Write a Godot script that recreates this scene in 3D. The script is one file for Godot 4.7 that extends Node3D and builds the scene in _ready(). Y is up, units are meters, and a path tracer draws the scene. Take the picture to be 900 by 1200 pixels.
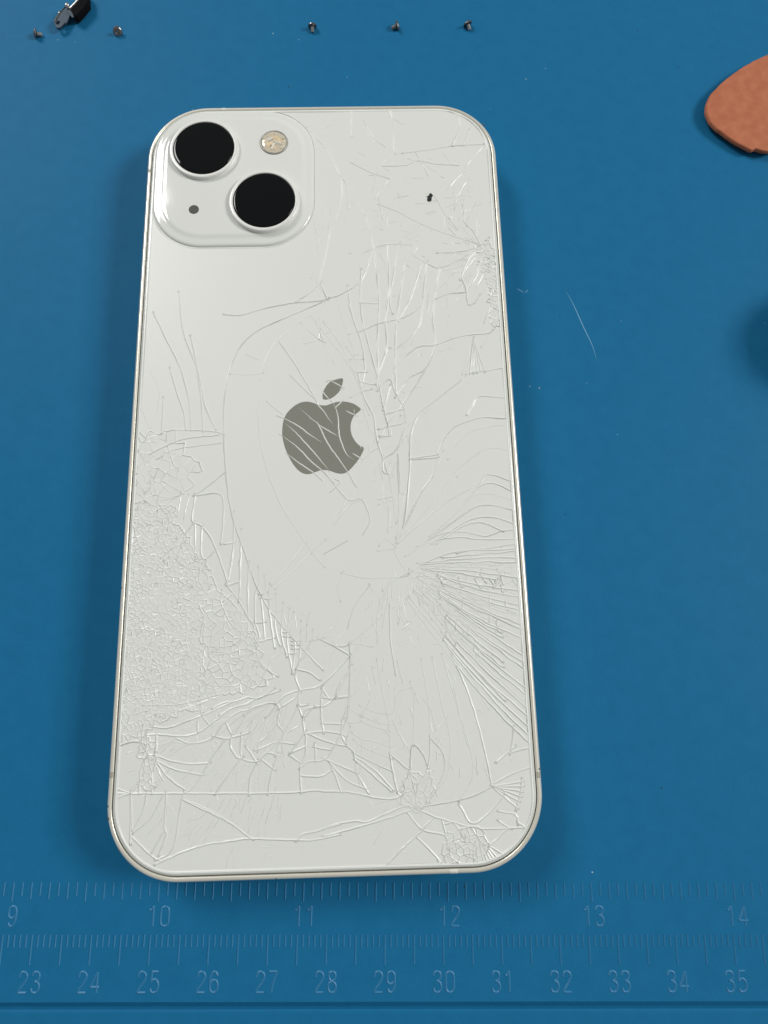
extends Node3D
# A cracked white phone lying face down on a blue silicone repair mat, seen from above at arm's length.
# Plans below are in millimetres: x to the right, y towards the top of the phone, z up from the mat; at() turns them into metres.

const MM := 0.001
const GLASS := 7.65          # height of the phone's back above the mat
const PHI := -0.02935        # the mat's ruler is turned a little against the phone

var rng := RandomNumberGenerator.new()
var lumps := FastNoiseLite.new()
var wiggle := FastNoiseLite.new()
var M := {}
var used := {}
var cracks: Array[PackedVector2Array] = []

func at(x: float, y: float, z: float) -> Vector3:
	return Vector3(x, z, -y) * MM

func numbered(called: String, under: Node) -> String:
	var key := str(under.get_instance_id()) + called
	used[key] = used.get(key, -1) + 1
	return called if used[key] == 0 else "%s_%03d" % [called, used[key]]

func put(called: String, st, m: Material, under: Node = self) -> MeshInstance3D:
	var o := MeshInstance3D.new()
	o.name = numbered(called, under)
	o.mesh = st if st is Mesh else st.commit()
	o.material_override = m
	under.add_child(o, true)
	return o

func hub(called: String, under: Node = self) -> Node3D:
	var o := Node3D.new()
	o.name = numbered(called, under)
	under.add_child(o, true)
	return o

func tag(o: Node, label: String, category: String, group := "") -> void:
	o.set_meta("label", label)
	o.set_meta("category", category)
	if group != "":
		o.set_meta("group", group)

func begin(smooth := false) -> SurfaceTool:
	var st := SurfaceTool.new()
	st.begin(Mesh.PRIMITIVE_TRIANGLES)
	st.set_smooth_group(0 if smooth else -1)
	return st

func done(st: SurfaceTool) -> ArrayMesh:
	st.generate_normals()
	return st.commit()

# a triangle whose front looks along "out"
func tri(st: SurfaceTool, a: Vector3, b: Vector3, c: Vector3, out: Vector3) -> void:
	st.add_vertex(a)
	if (a - c).cross(a - b).dot(out) >= 0.0:
		st.add_vertex(b); st.add_vertex(c)
	else:
		st.add_vertex(c); st.add_vertex(b)

# rings of equal length, listed so that the outside is on the left of the way up
func skin(st: SurfaceTool, rings: Array, closed := true) -> void:
	for k in rings.size() - 1:
		var a: PackedVector3Array = rings[k]
		var b: PackedVector3Array = rings[k + 1]
		var n := a.size()
		for i in (n if closed else n - 1):
			var j := (i + 1) % n
			for v in [a[i], a[j], b[i], a[j], b[j], b[i]]:
				st.add_vertex(v)

func cap(st: SurfaceTool, ring: PackedVector3Array, out: Vector3) -> void:
	var mid := Vector3.ZERO
	for v in ring: mid += v
	mid /= ring.size()
	for i in ring.size():
		tri(st, mid, ring[i], ring[(i + 1) % ring.size()], out)

func circle(r: float, z: float, n := 48, cx := 0.0, cy := 0.0) -> PackedVector3Array:
	var p := PackedVector3Array()
	for i in n:
		var a := TAU * i / n
		p.append(at(cx + r * cos(a), cy - r * sin(a), z))
	return p

func lathe(profile: Array, cx: float, cy: float, n := 48, smooth := true, top := true) -> ArrayMesh:
	var st := begin(smooth)
	var rings := []
	for q in profile: rings.append(circle(q[0], q[1], n, cx, cy))
	skin(st, rings)
	if top: cap(st, rings[-1], Vector3.UP)
	return done(st)

# rounded rectangle: half width, half height, corner radius; fine steps in the corners
func rounded(hw: float, hh: float, r: float, z: float, cx := 0.0, cy := 0.0, n := 20) -> PackedVector3Array:
	var p := PackedVector3Array()
	var signs := [[1, -1], [-1, -1], [-1, 1], [1, 1]]
	for k in 4:
		for i in n + 1:
			var a := PI / 2 * (k + float(i) / n)
			p.append(at(cx + signs[k][0] * (hw - r) + r * cos(a), cy + signs[k][1] * (hh - r) - r * sin(a), z))
	return p

func flat(ring: PackedVector3Array) -> PackedVector2Array:
	var p := PackedVector2Array()
	for v in ring: p.append(Vector2(v.x, -v.z) / MM)
	return p

func plan(xy: Array) -> PackedVector2Array:
	var p := PackedVector2Array()
	for i in xy.size() / 2: p.append(Vector2(xy[2 * i], xy[2 * i + 1]))
	return p

func area(p: PackedVector2Array) -> float:
	var s := 0.0
	for i in p.size():
		s += p[i].cross(p[(i + 1) % p.size()])
	return s / 2

func box_of(p: PackedVector2Array) -> Rect2:
	var r := Rect2(p[0], Vector2.ZERO)
	for v in p: r = r.expand(v)
	return r

# a smooth curve through the points
func curve(p: PackedVector2Array, step := 0.6, shake := 0.0, closed := false) -> PackedVector2Array:
	var out := PackedVector2Array()
	var n := p.size()
	for i in (n if closed else n - 1):
		var a := p[(i - 1 + n) % n] if closed or i > 0 else p[0] * 2 - p[1]
		var b := p[i]
		var c := p[(i + 1) % n]
		var d := p[(i + 2) % n] if closed or i + 2 < n else c * 2 - b
		var m := maxi(1, int(ceil(b.distance_to(c) / step)))
		for k in m:
			var v := b.cubic_interpolate(c, a, d, float(k) / m)
			if shake > 0.0 and (k > 0):
				v += Vector2(wiggle.get_noise_2d(v.x * 9, v.y * 9), wiggle.get_noise_2d(v.x * 9 + 300, v.y * 9)) * shake
			out.append(v)
	if not closed: out.append(p[-1])
	return out

func crack(xy: Array) -> void:
	cracks.append(plan(xy))

# points of a polygon (counter-clockwise), each moved inwards by b
func inset(p: PackedVector2Array, b: float) -> PackedVector2Array:
	var q := PackedVector2Array()
	var n := p.size()
	for i in n:
		var e := (p[i] - p[(i - 1 + n) % n]).normalized()
		var f := (p[(i + 1) % n] - p[i]).normalized()
		var m := e.orthogonal() * -1.0 + f.orthogonal() * -1.0
		var l := m.length_squared()
		q.append(p[i] + (m * minf(2.0 / maxf(l, 0.01), 1.2) * b if l > 0.02 else e * (b if e.cross(f) < 0.0 else -b)))
	return q

func thinned(p: PackedVector2Array, least: float) -> PackedVector2Array:
	var q := PackedVector2Array()
	for v in p:
		if q.is_empty() or q[-1].distance_to(v) > least: q.append(v)
	while q.size() > 3 and q[0].distance_to(q[-1]) <= least: q.remove_at(q.size() - 1)
	return q

# how far the lips of a crack stand up here: strong in places, almost closed in others
func lip(v: Vector2) -> float:
	var k := clampf(0.76 + 0.7 * lumps.get_noise_2d(v.x * 3.0, v.y * 3.0), 0.45, 1.25)
	if v.y > 36.0 and v.x < 26.0: k *= 0.6
	if v.y > 2.0 and v.x < -16.0: k *= 0.7
	return k

# one piece of broken glass: a flat or slightly tilted face with lips along its broken edges. Returns the plans of its flat parts.
func shard(st: SurfaceTool, p0: PackedVector2Array, b: float, height: float, tilt: Vector2, lift: float) -> Array:
	var p := thinned(p0, 0.03)
	if p.size() < 3: return []
	if area(p) < 0.0: p.reverse()
	var mid := middle(p)
	var faces := []
	while b > 0.05:
		faces = Geometry2D.offset_polygon(p, -b * 0.96, Geometry2D.JOIN_MITER)
		if not faces.is_empty(): break
		b *= 0.6
	for q in faces:
		var f := Geometry2D.triangulate_polygon(q)
		for k in f.size() / 3:
			var v := []
			for i in 3:
				var w: Vector2 = q[f[3 * k + i]]
				v.append(at(w.x, w.y, GLASS + lift + tilt.dot(w - mid)))
			tri(st, v[0], v[1], v[2], Vector3.UP)
	var q := inset(p, b)
	var low := PackedVector3Array()
	var high := PackedVector3Array()
	var foot := PackedVector3Array()
	for i in p.size():
		low.append(at(q[i].x, q[i].y, GLASS + lift + tilt.dot(q[i] - mid)))
		high.append(at(p[i].x, p[i].y, GLASS + lift + tilt.dot(p[i] - mid) + height * lip(p[i])))
		foot.append(at(p[i].x, p[i].y, GLASS - 0.1))
	for i in p.size():
		var j := (i + 1) % p.size()
		tri(st, high[i], high[j], low[i], Vector3.UP)
		tri(st, high[j], low[j], low[i], Vector3.UP)
		var out := at(p[j].y - p[i].y, p[i].x - p[j].x, 0.0)
		tri(st, foot[i], foot[j], high[i], out)
		tri(st, foot[j], high[j], high[i], out)
	return faces

func middle(p: PackedVector2Array) -> Vector2:
	var m := Vector2.ZERO
	for v in p: m += v
	return m / p.size()

# the cells of a crushed zone: a shaken grid of seeds, each keeping what is nearer to it than to its neighbours
func cells(zone: PackedVector2Array, dx: float, dy: float, turn: float) -> Array:
	var out := []
	var r := box_of(zone).grow(maxf(dx, dy))
	var centre := r.get_center()
	var reach := r.size.length() / 2
	var nx := int(reach / dx) + 1
	var ny := int(reach / dy) + 1
	var seeds := {}
	for i in range(-nx, nx + 1):
		for j in range(-ny, ny + 1):
			seeds[Vector2i(i, j)] = Vector2((i + rng.randf_range(-0.48, 0.48)) * dx, (j + rng.randf_range(-0.48, 0.48)) * dy)
	for key in seeds:
		var s: Vector2 = seeds[key]
		var where: Vector2 = centre + s.rotated(turn)
		if not r.has_point(where): continue
		var c := PackedVector2Array([s + Vector2(-2 * dx, -2 * dy), s + Vector2(2 * dx, -2 * dy), s + Vector2(2 * dx, 2 * dy), s + Vector2(-2 * dx, 2 * dy)])
		for i in range(-2, 3):
			for j in range(-2, 3):
				var k: Vector2i = key + Vector2i(i, j)
				if k == key or not seeds.has(k): continue
				var o: Vector2 = seeds[k]
				var m := (s + o) / 2
				var d := o - s
				var kept := PackedVector2Array()
				for v in c.size():
					var a := c[v]
					var b := c[(v + 1) % c.size()]
					var fa := d.dot(a - m)
					var fb := d.dot(b - m)
					if fa <= 0.0: kept.append(a)
					if fa * fb < 0.0: kept.append(a.lerp(b, fa / (fa - fb)))
				c = kept
		for v in c.size(): c[v] = centre + c[v].rotated(turn)
		if c.size() > 2 and Geometry2D.is_point_in_polygon(where, zone): out.append(c)
	return out

# the outline of a patch of cells, ragged as the cells are
func joined_up(patch: Array) -> PackedVector2Array:
	var heart := Vector2.ZERO
	for c in patch: heart += middle(c)
	heart /= patch.size()
	patch.sort_custom(func(a, b): return middle(a).distance_squared_to(heart) < middle(b).distance_squared_to(heart))
	var whole: PackedVector2Array = patch[0]
	for c in patch.slice(1):
		var best := PackedVector2Array()
		for q in Geometry2D.merge_polygons(whole, Geometry2D.offset_polygon(c, 0.004, Geometry2D.JOIN_MITER)[0]):
			if not Geometry2D.is_polygon_clockwise(q) and area(q) > area(best): best = q
		whole = best
	return whole

func shaken_pieces(pieces: Array, cutter: PackedVector2Array) -> Array:
	var kept := []
	var r := box_of(cutter)
	for p in pieces:
		if not box_of(p).intersects(r):
			kept.append(p)
			continue
		var parts := Geometry2D.clip_polygons(p, cutter)
		var whole := true
		for q in parts:
			if Geometry2D.is_polygon_clockwise(q): whole = false
		if not whole:
			return []
		for q in parts:
			if absf(area(q)) > 0.015: kept.append(q)
	return kept

# a thin raised line on a surface: a three-sided ridge along a path
func ridge(st: SurfaceTool, path: PackedVector2Array, w: float, h: float, z := 0.0, pointed := false) -> void:
	var n := path.size()
	var l := PackedVector3Array(); var r := PackedVector3Array(); var t := PackedVector3Array()
	for i in n:
		var d := (path[mini(i + 1, n - 1)] - path[maxi(i - 1, 0)]).normalized()
		var s := d.orthogonal() * w / 2
		if pointed: s *= sin(PI * (i + 0.3) / (n - 0.4))
		l.append(at(path[i].x - s.x, path[i].y - s.y, z)); r.append(at(path[i].x + s.x, path[i].y + s.y, z)); t.append(at(path[i].x, path[i].y, z + h))
	for i in n - 1:
		for side in [l, r]:
			var out: Vector3 = side[i] - (l[i] + r[i]) / 2 + Vector3.UP * 0.00005
			tri(st, side[i], side[i + 1], t[i], out)
			tri(st, side[i + 1], t[i + 1], t[i], out)
	tri(st, l[0], r[0], t[0], at(path[0].x - path[1].x, path[0].y - path[1].y, 0))
	tri(st, l[-1], r[-1], t[-1], at(path[-1].x - path[-2].x, path[-1].y - path[-2].y, 0))

# a slab cut to an outline: undercut foot, rounded shoulder, flat top
func slab(outline: PackedVector2Array, z0: float, z1: float, under: float, round_: float, tilt := Vector2.ZERO) -> ArrayMesh:
	var p := outline.duplicate()
	if area(p) < 0.0: p.reverse()
	var mid := box_of(p).get_center()
	var st := begin(false)
	var steps := [[under, 0.0], [under * 0.3, 0.3], [0.0, 0.55], [round_ * 0.15, 0.8], [round_ * 0.5, 0.95], [round_, 1.0]]
	var rings := []
	for s in steps:
		var q := inset(p, s[0])
		var ring := PackedVector3Array()
		for v in q: ring.append(at(v.x, v.y, lerpf(z0, z1, s[1]) + tilt.dot(v - mid)))
		rings.append(ring)
	for k in steps.size() - 1:
		for i in p.size():
			var j := (i + 1) % p.size()
			var out := at(p[j].y - p[i].y, p[i].x - p[j].x, 0.0) + Vector3.UP * 1e-5
			tri(st, rings[k][i], rings[k][j], rings[k + 1][i], out)
			tri(st, rings[k][j], rings[k + 1][j], rings[k + 1][i], out)
	var top := inset(p, round_)
	var f := Geometry2D.triangulate_polygon(top)
	if f.is_empty(): cap(st, rings[-1], Vector3.UP)
	for k in f.size() / 3:
		tri(st, rings[-1][f[3 * k]], rings[-1][f[3 * k + 1]], rings[-1][f[3 * k + 2]], Vector3.UP)
	return done(st)

func paint(r: float, g: float, b: float, rough: float, metal := 0.0, spec := 0.5) -> StandardMaterial3D:
	var m := StandardMaterial3D.new()
	m.albedo_color = Color(r, g, b).linear_to_srgb()
	m.roughness = rough
	m.metallic = metal
	m.metallic_specular = spec
	return m

func grain(freq: float, seed_: int, octaves := 4, size := 512) -> NoiseTexture2D:
	var n := FastNoiseLite.new()
	n.noise_type = FastNoiseLite.TYPE_SIMPLEX
	n.frequency = freq
	n.seed = seed_
	n.fractal_octaves = octaves
	var t := NoiseTexture2D.new()
	t.width = size; t.height = size
	t.seamless = true
	t.noise = n
	return t

func toned(t: NoiseTexture2D, dark: Color, light: Color) -> NoiseTexture2D:
	var g := Gradient.new()
	g.set_color(0, dark); g.set_color(1, light)
	t.color_ramp = g
	return t

func relief(m: StandardMaterial3D, t: NoiseTexture2D, strength: float, per_metre: float) -> void:
	t.as_normal_map = true
	t.bump_strength = 4.0
	m.normal_enabled = true
	m.normal_texture = t
	m.normal_scale = strength
	m.uv1_triplanar = true
	m.uv1_scale = Vector3.ONE * per_metre

func panel(called: String, label: String, from: Vector3, towards: Vector3, size: Vector2, energy: float, tint: Color) -> void:
	var o := hub(called)
	tag(o, label, "lamp")
	o.look_at_from_position(from, towards, Vector3.FORWARD if absf((towards - from).normalized().y) > 0.99 else Vector3.UP)
	var body := BoxMesh.new()
	body.size = Vector3(size.x + 0.02, size.y + 0.02, 0.03)
	var b := put("housing", body, M.lamp_body, o)
	b.position.z = 0.017
	var glow := BoxMesh.new()
	glow.size = Vector3(size.x, size.y, 0.002)
	put("diffuser", glow, M.lamp_glow, o)
	var l := AreaLight3D.new()
	l.name = "panel_light"
	l.area_size = size
	l.area_normalize_energy = true
	l.light_energy = energy
	l.light_color = tint
	l.area_range = 4.0
	l.shadow_enabled = true
	l.position.z = -0.003
	o.add_child(l)

func _ready() -> void:
	rng.seed = 11
	lumps.seed = 3; lumps.frequency = 0.05
	wiggle.seed = 9; wiggle.frequency = 0.06
	var cam := Camera3D.new()
	cam.name = "camera"
	cam.transform = Transform3D(Basis(Vector3(0.99963, 0.01095, 0.02485), Vector3(0.02218, 0.19904, -0.97974), Vector3(-0.01567, 0.97993, 0.19873)), at(9.072, -34.807, 111.351))
	cam.fov = 81.9795
	cam.near = 0.005
	cam.far = 20.0
	add_child(cam)
	var env := Environment.new()
	env.background_mode = Environment.BG_COLOR
	env.background_color = Color(0.235, 0.24, 0.24).linear_to_srgb()   # the pale room around the bench
	env.tonemap_mode = Environment.TONE_MAPPER_LINEAR
	env.tonemap_exposure = 1.0
	env.sdfgi_enabled = true
	env.ssao_enabled = true
	env.ssil_enabled = true
	var we := WorldEnvironment.new()
	we.name = "room_light"
	we.environment = env
	add_child(we)
	M.lamp_body = paint(0.7, 0.7, 0.7, 0.5)
	M.lamp_glow = paint(0.8, 0.8, 0.8, 0.6)
	M.lamp_glow.emission_enabled = true
	M.lamp_glow.emission = Color(1.0, 0.98, 0.93)
	M.lamp_glow.emission_energy_multiplier = 0.6
	panel("lamp_panel", "square white bench lamp up to the left of the phone", Vector3(-0.80, 0.95, -0.95), Vector3(0, 0, 0.01), Vector2(0.48, 0.45), 1.22, Color(1.0, 1.0, 0.985))
	panel("lamp_panel", "long white ceiling lamp up to the right of the phone", Vector3(1.38, 0.92, -0.22), Vector3(0, 0, 0), Vector2(0.52, 0.42), 1.80, Color(1.0, 1.0, 0.985))
	materials()
	mat_and_ruler()
	phone()
	small_parts()

func materials() -> void:
	M.plateau = paint(0.735, 0.747, 0.713, 0.08)
	M.clear = paint(1, 1, 1, 0.03)
	M.clear.albedo_color.a = 0.08
	M.clear.transparency = BaseMaterial3D.TRANSPARENCY_ALPHA
	M.flash_warm = paint(0.84, 0.66, 0.40, 0.35, 0.2)
	M.glass = paint(0.735, 0.745, 0.712, 0.36)
	M.crushed = paint(0.735, 0.745, 0.712, 0.3)
	M.edge_glint = paint(0.90, 0.91, 0.89, 0.2)  # whiter than the glass: the rim highlight put into the colour
	M.bevel = paint(0.63, 0.645, 0.61, 0.12)
	M.frame = paint(0.84, 0.805, 0.71, 0.28, 0.45)
	M.band = paint(0.36, 0.35, 0.30, 0.5)
	M.band_pale = paint(0.74, 0.73, 0.67, 0.5)
	M.gap = paint(0.05, 0.047, 0.04, 0.8)
	M.logo = paint(0.73, 0.72, 0.615, 0.12, 0.92)
	M.ring = paint(0.78, 0.78, 0.75, 0.3, 0.05)
	M.lens = paint(0.003, 0.0035, 0.004, 0.04, 0.0, 0.35)
	M.lens_rim = paint(0.012, 0.012, 0.013, 0.15)
	M.mic = paint(0.07, 0.068, 0.062, 0.7)
	M.flash = paint(0.74, 0.66, 0.50, 0.25, 0.3)
	M.flash_pale = paint(0.9, 0.86, 0.76, 0.3, 0.1)
	M.flash_rim = paint(0.35, 0.34, 0.31, 0.35, 0.3)
	M.hole = paint(0.01, 0.012, 0.012, 0.7)
	M.dent = paint(0.12, 0.115, 0.10, 0.6, 0.3)
	M.steel = paint(0.50, 0.49, 0.475, 0.3, 0.85)
	M.dark_steel = paint(0.20, 0.20, 0.21, 0.28, 0.85)
	M.plate = paint(0.03, 0.05, 0.075, 0.4, 0.3, 0.3)  # dark blue stands in for the mat reflected in the steel
	M.black = paint(0.006, 0.006, 0.007, 0.8, 0.0, 0.15)
	M.caster_dark = paint(0.01, 0.02, 0.03, 0.4)
	M.mat = paint(1, 1, 1, 0.6, 0.0, 0.2)
	M.mat.albedo_texture = toned(grain(0.012, 4, 5), Color(0.0100, 0.136, 0.292).linear_to_srgb(), Color(0.0120, 0.146, 0.310).linear_to_srgb())
	relief(M.mat, grain(0.12, 8, 3), 0.05, 30.0)
	M.mark = paint(0.022, 0.178, 0.365, 0.5)
	M.scratch = paint(0.16, 0.36, 0.55, 0.6)
	M.dust = paint(0.62, 0.68, 0.70, 0.8)
	M.dirt = paint(0.02, 0.025, 0.03, 0.8)
	M.clay = paint(1, 1, 1, 0.62, 0.0, 0.35)
	M.clay.albedo_texture = toned(grain(0.02, 21, 5), Color(0.40, 0.128, 0.062).linear_to_srgb(), Color(0.49, 0.168, 0.088).linear_to_srgb())
	M.clay.uv1_triplanar = true
	M.clay.uv1_scale = Vector3.ONE * 25.0

func digit(st: SurfaceTool, d: String, x: float, y: float, w: float, h: float) -> void:
	var strokes := {
		"0": [[0.5, 1, 0.14, 0.88, 0.08, 0.5, 0.14, 0.12, 0.5, 0, 0.86, 0.12, 0.92, 0.5, 0.86, 0.88, 0.5, 1]],
		"1": [[0.2, 0.8, 0.45, 0.86, 0.58, 1, 0.58, 0.5, 0.58, 0]],
		"2": [[0.1, 0.74, 0.2, 0.93, 0.5, 1, 0.82, 0.9, 0.86, 0.7, 0.6, 0.42, 0.25, 0.18, 0.1, 0], [0.1, 0, 0.5, 0, 0.92, 0]],
		"3": [[0.1, 0.8, 0.25, 0.96, 0.5, 1, 0.8, 0.92, 0.84, 0.72, 0.7, 0.57, 0.42, 0.53], [0.42, 0.53, 0.75, 0.48, 0.9, 0.28, 0.78, 0.06, 0.5, 0, 0.2, 0.05, 0.08, 0.22]],
		"4": [[0.7, 0, 0.7, 0.5, 0.7, 1], [0.7, 1, 0.4, 0.65, 0.05, 0.27], [0.05, 0.27, 0.5, 0.27, 0.97, 0.27]],
		"5": [[0.85, 1, 0.5, 1, 0.2, 1], [0.2, 1, 0.17, 0.75, 0.13, 0.5], [0.13, 0.5, 0.35, 0.62, 0.65, 0.62, 0.88, 0.42, 0.84, 0.12, 0.5, 0, 0.2, 0.05, 0.08, 0.2]],
		"6": [[0.85, 0.82, 0.68, 0.98, 0.4, 0.98, 0.15, 0.75, 0.1, 0.4, 0.18, 0.1, 0.5, 0, 0.82, 0.1, 0.9, 0.32, 0.8, 0.54, 0.5, 0.6, 0.22, 0.5, 0.11, 0.33]],
		"7": [[0.08, 1, 0.5, 1, 0.92, 1], [0.92, 1, 0.6, 0.6, 0.42, 0.25, 0.36, 0]],
		"8": [[0.5, 1, 0.2, 0.92, 0.17, 0.7, 0.36, 0.56, 0.5, 0.53, 0.8, 0.43, 0.9, 0.25, 0.78, 0.05, 0.5, 0, 0.22, 0.05, 0.1, 0.25, 0.2, 0.43, 0.5, 0.53, 0.64, 0.56, 0.83, 0.7, 0.8, 0.92, 0.5, 1]],
		"9": [[0.15, 0.18, 0.32, 0.02, 0.6, 0.02, 0.85, 0.25, 0.9, 0.6, 0.82, 0.9, 0.5, 1, 0.18, 0.9, 0.1, 0.68, 0.2, 0.46, 0.5, 0.4, 0.78, 0.5, 0.89, 0.67]],
	}
	for s in strokes[d]:
		var path := PackedVector2Array()
		for v in curve(plan(s), 0.12): path.append(Vector2(x + v.x * w, y + v.y * h))
		ridge(st, path, 0.36, 0.13)

func number(text: String, x: float, y: float, h: float, under: Node) -> void:
	var st := begin()
	var w := 1.6
	var step := 2.08
	for i in text.length():
		digit(st, text[i], x + (i - text.length() / 2.0) * step + 0.24, y, w, h)
	put("numeral", done(st), M.mark, under)

func mat_and_ruler() -> void:
	var m := hub("repair_mat")
	m.rotation.y = PHI
	tag(m, "blue silicone repair mat with an embossed ruler along its lower edge", "mat")
	# the sheet, with the moulded channel that runs below the ruler
	var prof := [[260.0, -3.0], [260.0, 0.0], [-94.35, 0.0], [-94.5, -0.08], [-94.58, -0.9], [-95.3, -0.95], [-95.5, -0.15], [-95.7, 0.02], [-96.0, 0.05], [-170.0, 0.05], [-170.0, -3.0]]
	var st := begin()
	for k in prof.size() - 1:
		var a := at(-280, prof[k][0], prof[k][1]); var b := at(280, prof[k][0], prof[k][1])
		var c := at(-280, prof[k + 1][0], prof[k + 1][1]); var d := at(280, prof[k + 1][0], prof[k + 1][1])
		var out := Vector3(0, prof[k][0] - prof[k + 1][0], -(prof[k + 1][1] - prof[k][1]))
		if out.length() < 0.001: out = Vector3.UP
		tri(st, a, b, c, out); tri(st, b, d, c, out)
	put("mat_sheet", done(st), M.mat, m)
	# ruler ticks: centimetres in the lower row, inches in the upper one
	var kinds := {}
	for l in [1.9, 2.05, 2.6, 2.95, 4.55]:
		var t := begin()
		ridge(t, PackedVector2Array([Vector2(0, 0), Vector2(0, -l * 0.5), Vector2(0, -l)]), 0.27, 0.13)
		kinds[l] = done(t)
	for k in range(-95, 95):
		var n := 278 + k
		var l := 4.55 if n % 5 == 0 else 1.9
		var o := put("ruler_tick", kinds[l], M.mark, m)
		o.position = at((n - 278.105) * 0.98293, -84.46, 0.001)
	for k in range(-52, 62):
		var n := 177 + k
		var l := 2.95 if n % 8 == 0 else (2.6 if n % 2 == 0 else 2.05)
		var o := put("ruler_tick", kinds[l], M.mark, m)
		o.position = at((n / 16.0 - 11.08927) * 25.4 * 0.96826, -76.54, 0.001)
	for n in range(22, 37):
		number(str(n), 10.0 * (n - 27.8105) * 0.98293 + (0.3 - 0.05 * (n - 23)), -93.0 + 0.0, 3.05, m)
	for n in range(9, 15):
		number(str(n), 25.4 * (n - 11.08927) * 0.96826 + 0.36 - 0.06 * (n - 9), -83.2, 3.0, m)
	# scratches in the mat
	for s in [[49.8, 34.7, 51.3, 31.4, 53.0, 26.1, 54.5, 21.7, 55.2, 17.9], [39.9, 34.9, 41.4, 33.9], [41.6, 33.9, 42.2, 34.6]]:
		var t := begin()
		ridge(t, curve(plan(s), 0.8), 0.16, 0.015, 0.0, true)
		var o := put("scratch", done(t), M.scratch, m)
		o.rotation.y = -PHI

func phone() -> void:
	var ph := hub("phone")
	tag(ph, "white phone lying face down with badly cracked glass back and two black camera lenses", "phone")
	# metal frame: rounded foot, flat side, rounded shoulder, down into the gap round the glass
	var prof := [[0.9, 0.25], [0.4, 0.4], [0.1, 0.8], [0.0, 1.3], [0.0, 6.5], [0.05, 6.85], [0.17, 7.12], [0.35, 7.32], [0.58, 7.42], [0.8, 7.42], [0.9, 7.36], [0.93, 7.2], [0.93, 6.9]]
	var rings := []
	for q in prof: rings.append(rounded(35.75 - q[0], 73.35 - q[0], 12.2 - q[0], q[1]))
	var st := begin(true)
	skin(st, rings)
	var fr := put("frame", done(st), M.frame, ph)
	# the plastic bands that interrupt the frame
	for b in [[-1, -56.8, 0.95], [1, -58.7, 0.95], [-1, 58.0, 0.8], [0, 20.5, 1.3], [0, -20.5, 0.8]]:
		var t := begin(true)
		var bands := []
		for q in prof.slice(2, 12):
			var o := 0.012
			var d: float = q[0] - o
			if b[0] == 0:
				var side := -1.0 if b[1] > 0 else 1.0
				var ys := side * (73.35 - d)
				var pair := [at(b[1] + side * b[2] / 2, ys, q[1] + o), at(b[1] - side * b[2] / 2, ys, q[1] + o)]
				bands.append(PackedVector3Array(pair))
			else:
				var xs: float = b[0] * (35.75 - d)
				bands.append(PackedVector3Array([at(xs, b[1] + b[0] * b[2] / 2, q[1] + o), at(xs, b[1] - b[0] * b[2] / 2, q[1] + o)]))
		skin(t, bands, false)
		put("antenna_band", done(t), M.band_pale if b[0] == 0 else M.band, fr)
	for d in [[-35.15, -36.5, 0.36, 0.72], [-35.3, -26.2, 0.26, 0.26], [-35.3, -61.6, 0.26, 0.26], [-35.05, -63.4, 0.36, 0.42], [-35.2, -31.0, 0.12, 0.3], [-35.2, -45.0, 0.12, 0.5], [35.3, -57.8, 0.34, 0.22], [-33.2, -68.2, 0.2, 0.16], [35.3, 48.0, 0.16, 0.3], [33.6, 68.3, 0.18, 0.2], [-8.0, -73.0, 0.22, 0.12]]:
		var t := begin(true)
		var ringsd := []
		for k in 5:
			var a := PI / 2 * k / 4.0
			var c := PackedVector3Array()
			for i in 10:
				var g := TAU * i / 10
				var w := 1.0 + 0.25 * sin(3 * g + d[1])
				c.append(at(d[0] + d[2] * cos(a) * cos(g) * w, d[1] - d[3] * cos(a) * sin(g) * w, 7.16 + 0.22 * sin(a)))
			ringsd.append(c)
		skin(t, ringsd)
		put("dent", done(t), M.dent, fr)
	var gp := begin()
	skin(gp, [rounded(34.85, 72.45, 11.3, 6.95), rounded(34.6, 72.2, 11.05, 6.95)])
	put("gap", done(gp), M.gap, ph)
	var edge_glint := begin()
	skin(edge_glint, [rounded(34.15, 71.75, 10.6, 7.6), rounded(34.13, 71.73, 10.58, 7.69), rounded(33.93, 71.53, 10.38, 7.70), rounded(33.91, 71.51, 10.36, 7.6)])
	put("painted_highlight", done(edge_glint), M.edge_glint, ph)  # thin pale strip that paints the bright highlight line round the glass
	# the glass: a plain bevelled border, and the broken sheet inside it
	var bev := begin(true)
	rings = []
	for q in [[1.12, 6.9], [1.12, 7.3], [1.2, 7.46], [1.38, 7.58], [1.6, 7.63], [1.8, 7.64], [1.82, 7.5]]:
		rings.append(rounded(35.75 - q[0], 73.35 - q[0], 12.2 - q[0], q[1]))
	skin(bev, rings)
	put("glass_border", done(bev), M.bevel, ph)
	var sheet := begin()
	cap(sheet, rounded(34.2, 71.8, 10.6, GLASS - 0.04), Vector3.UP)
	var back := put("back_glass", done(sheet), M.crushed, ph)
	broken_glass(ph, back)
	camera_plateau(ph)

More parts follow.
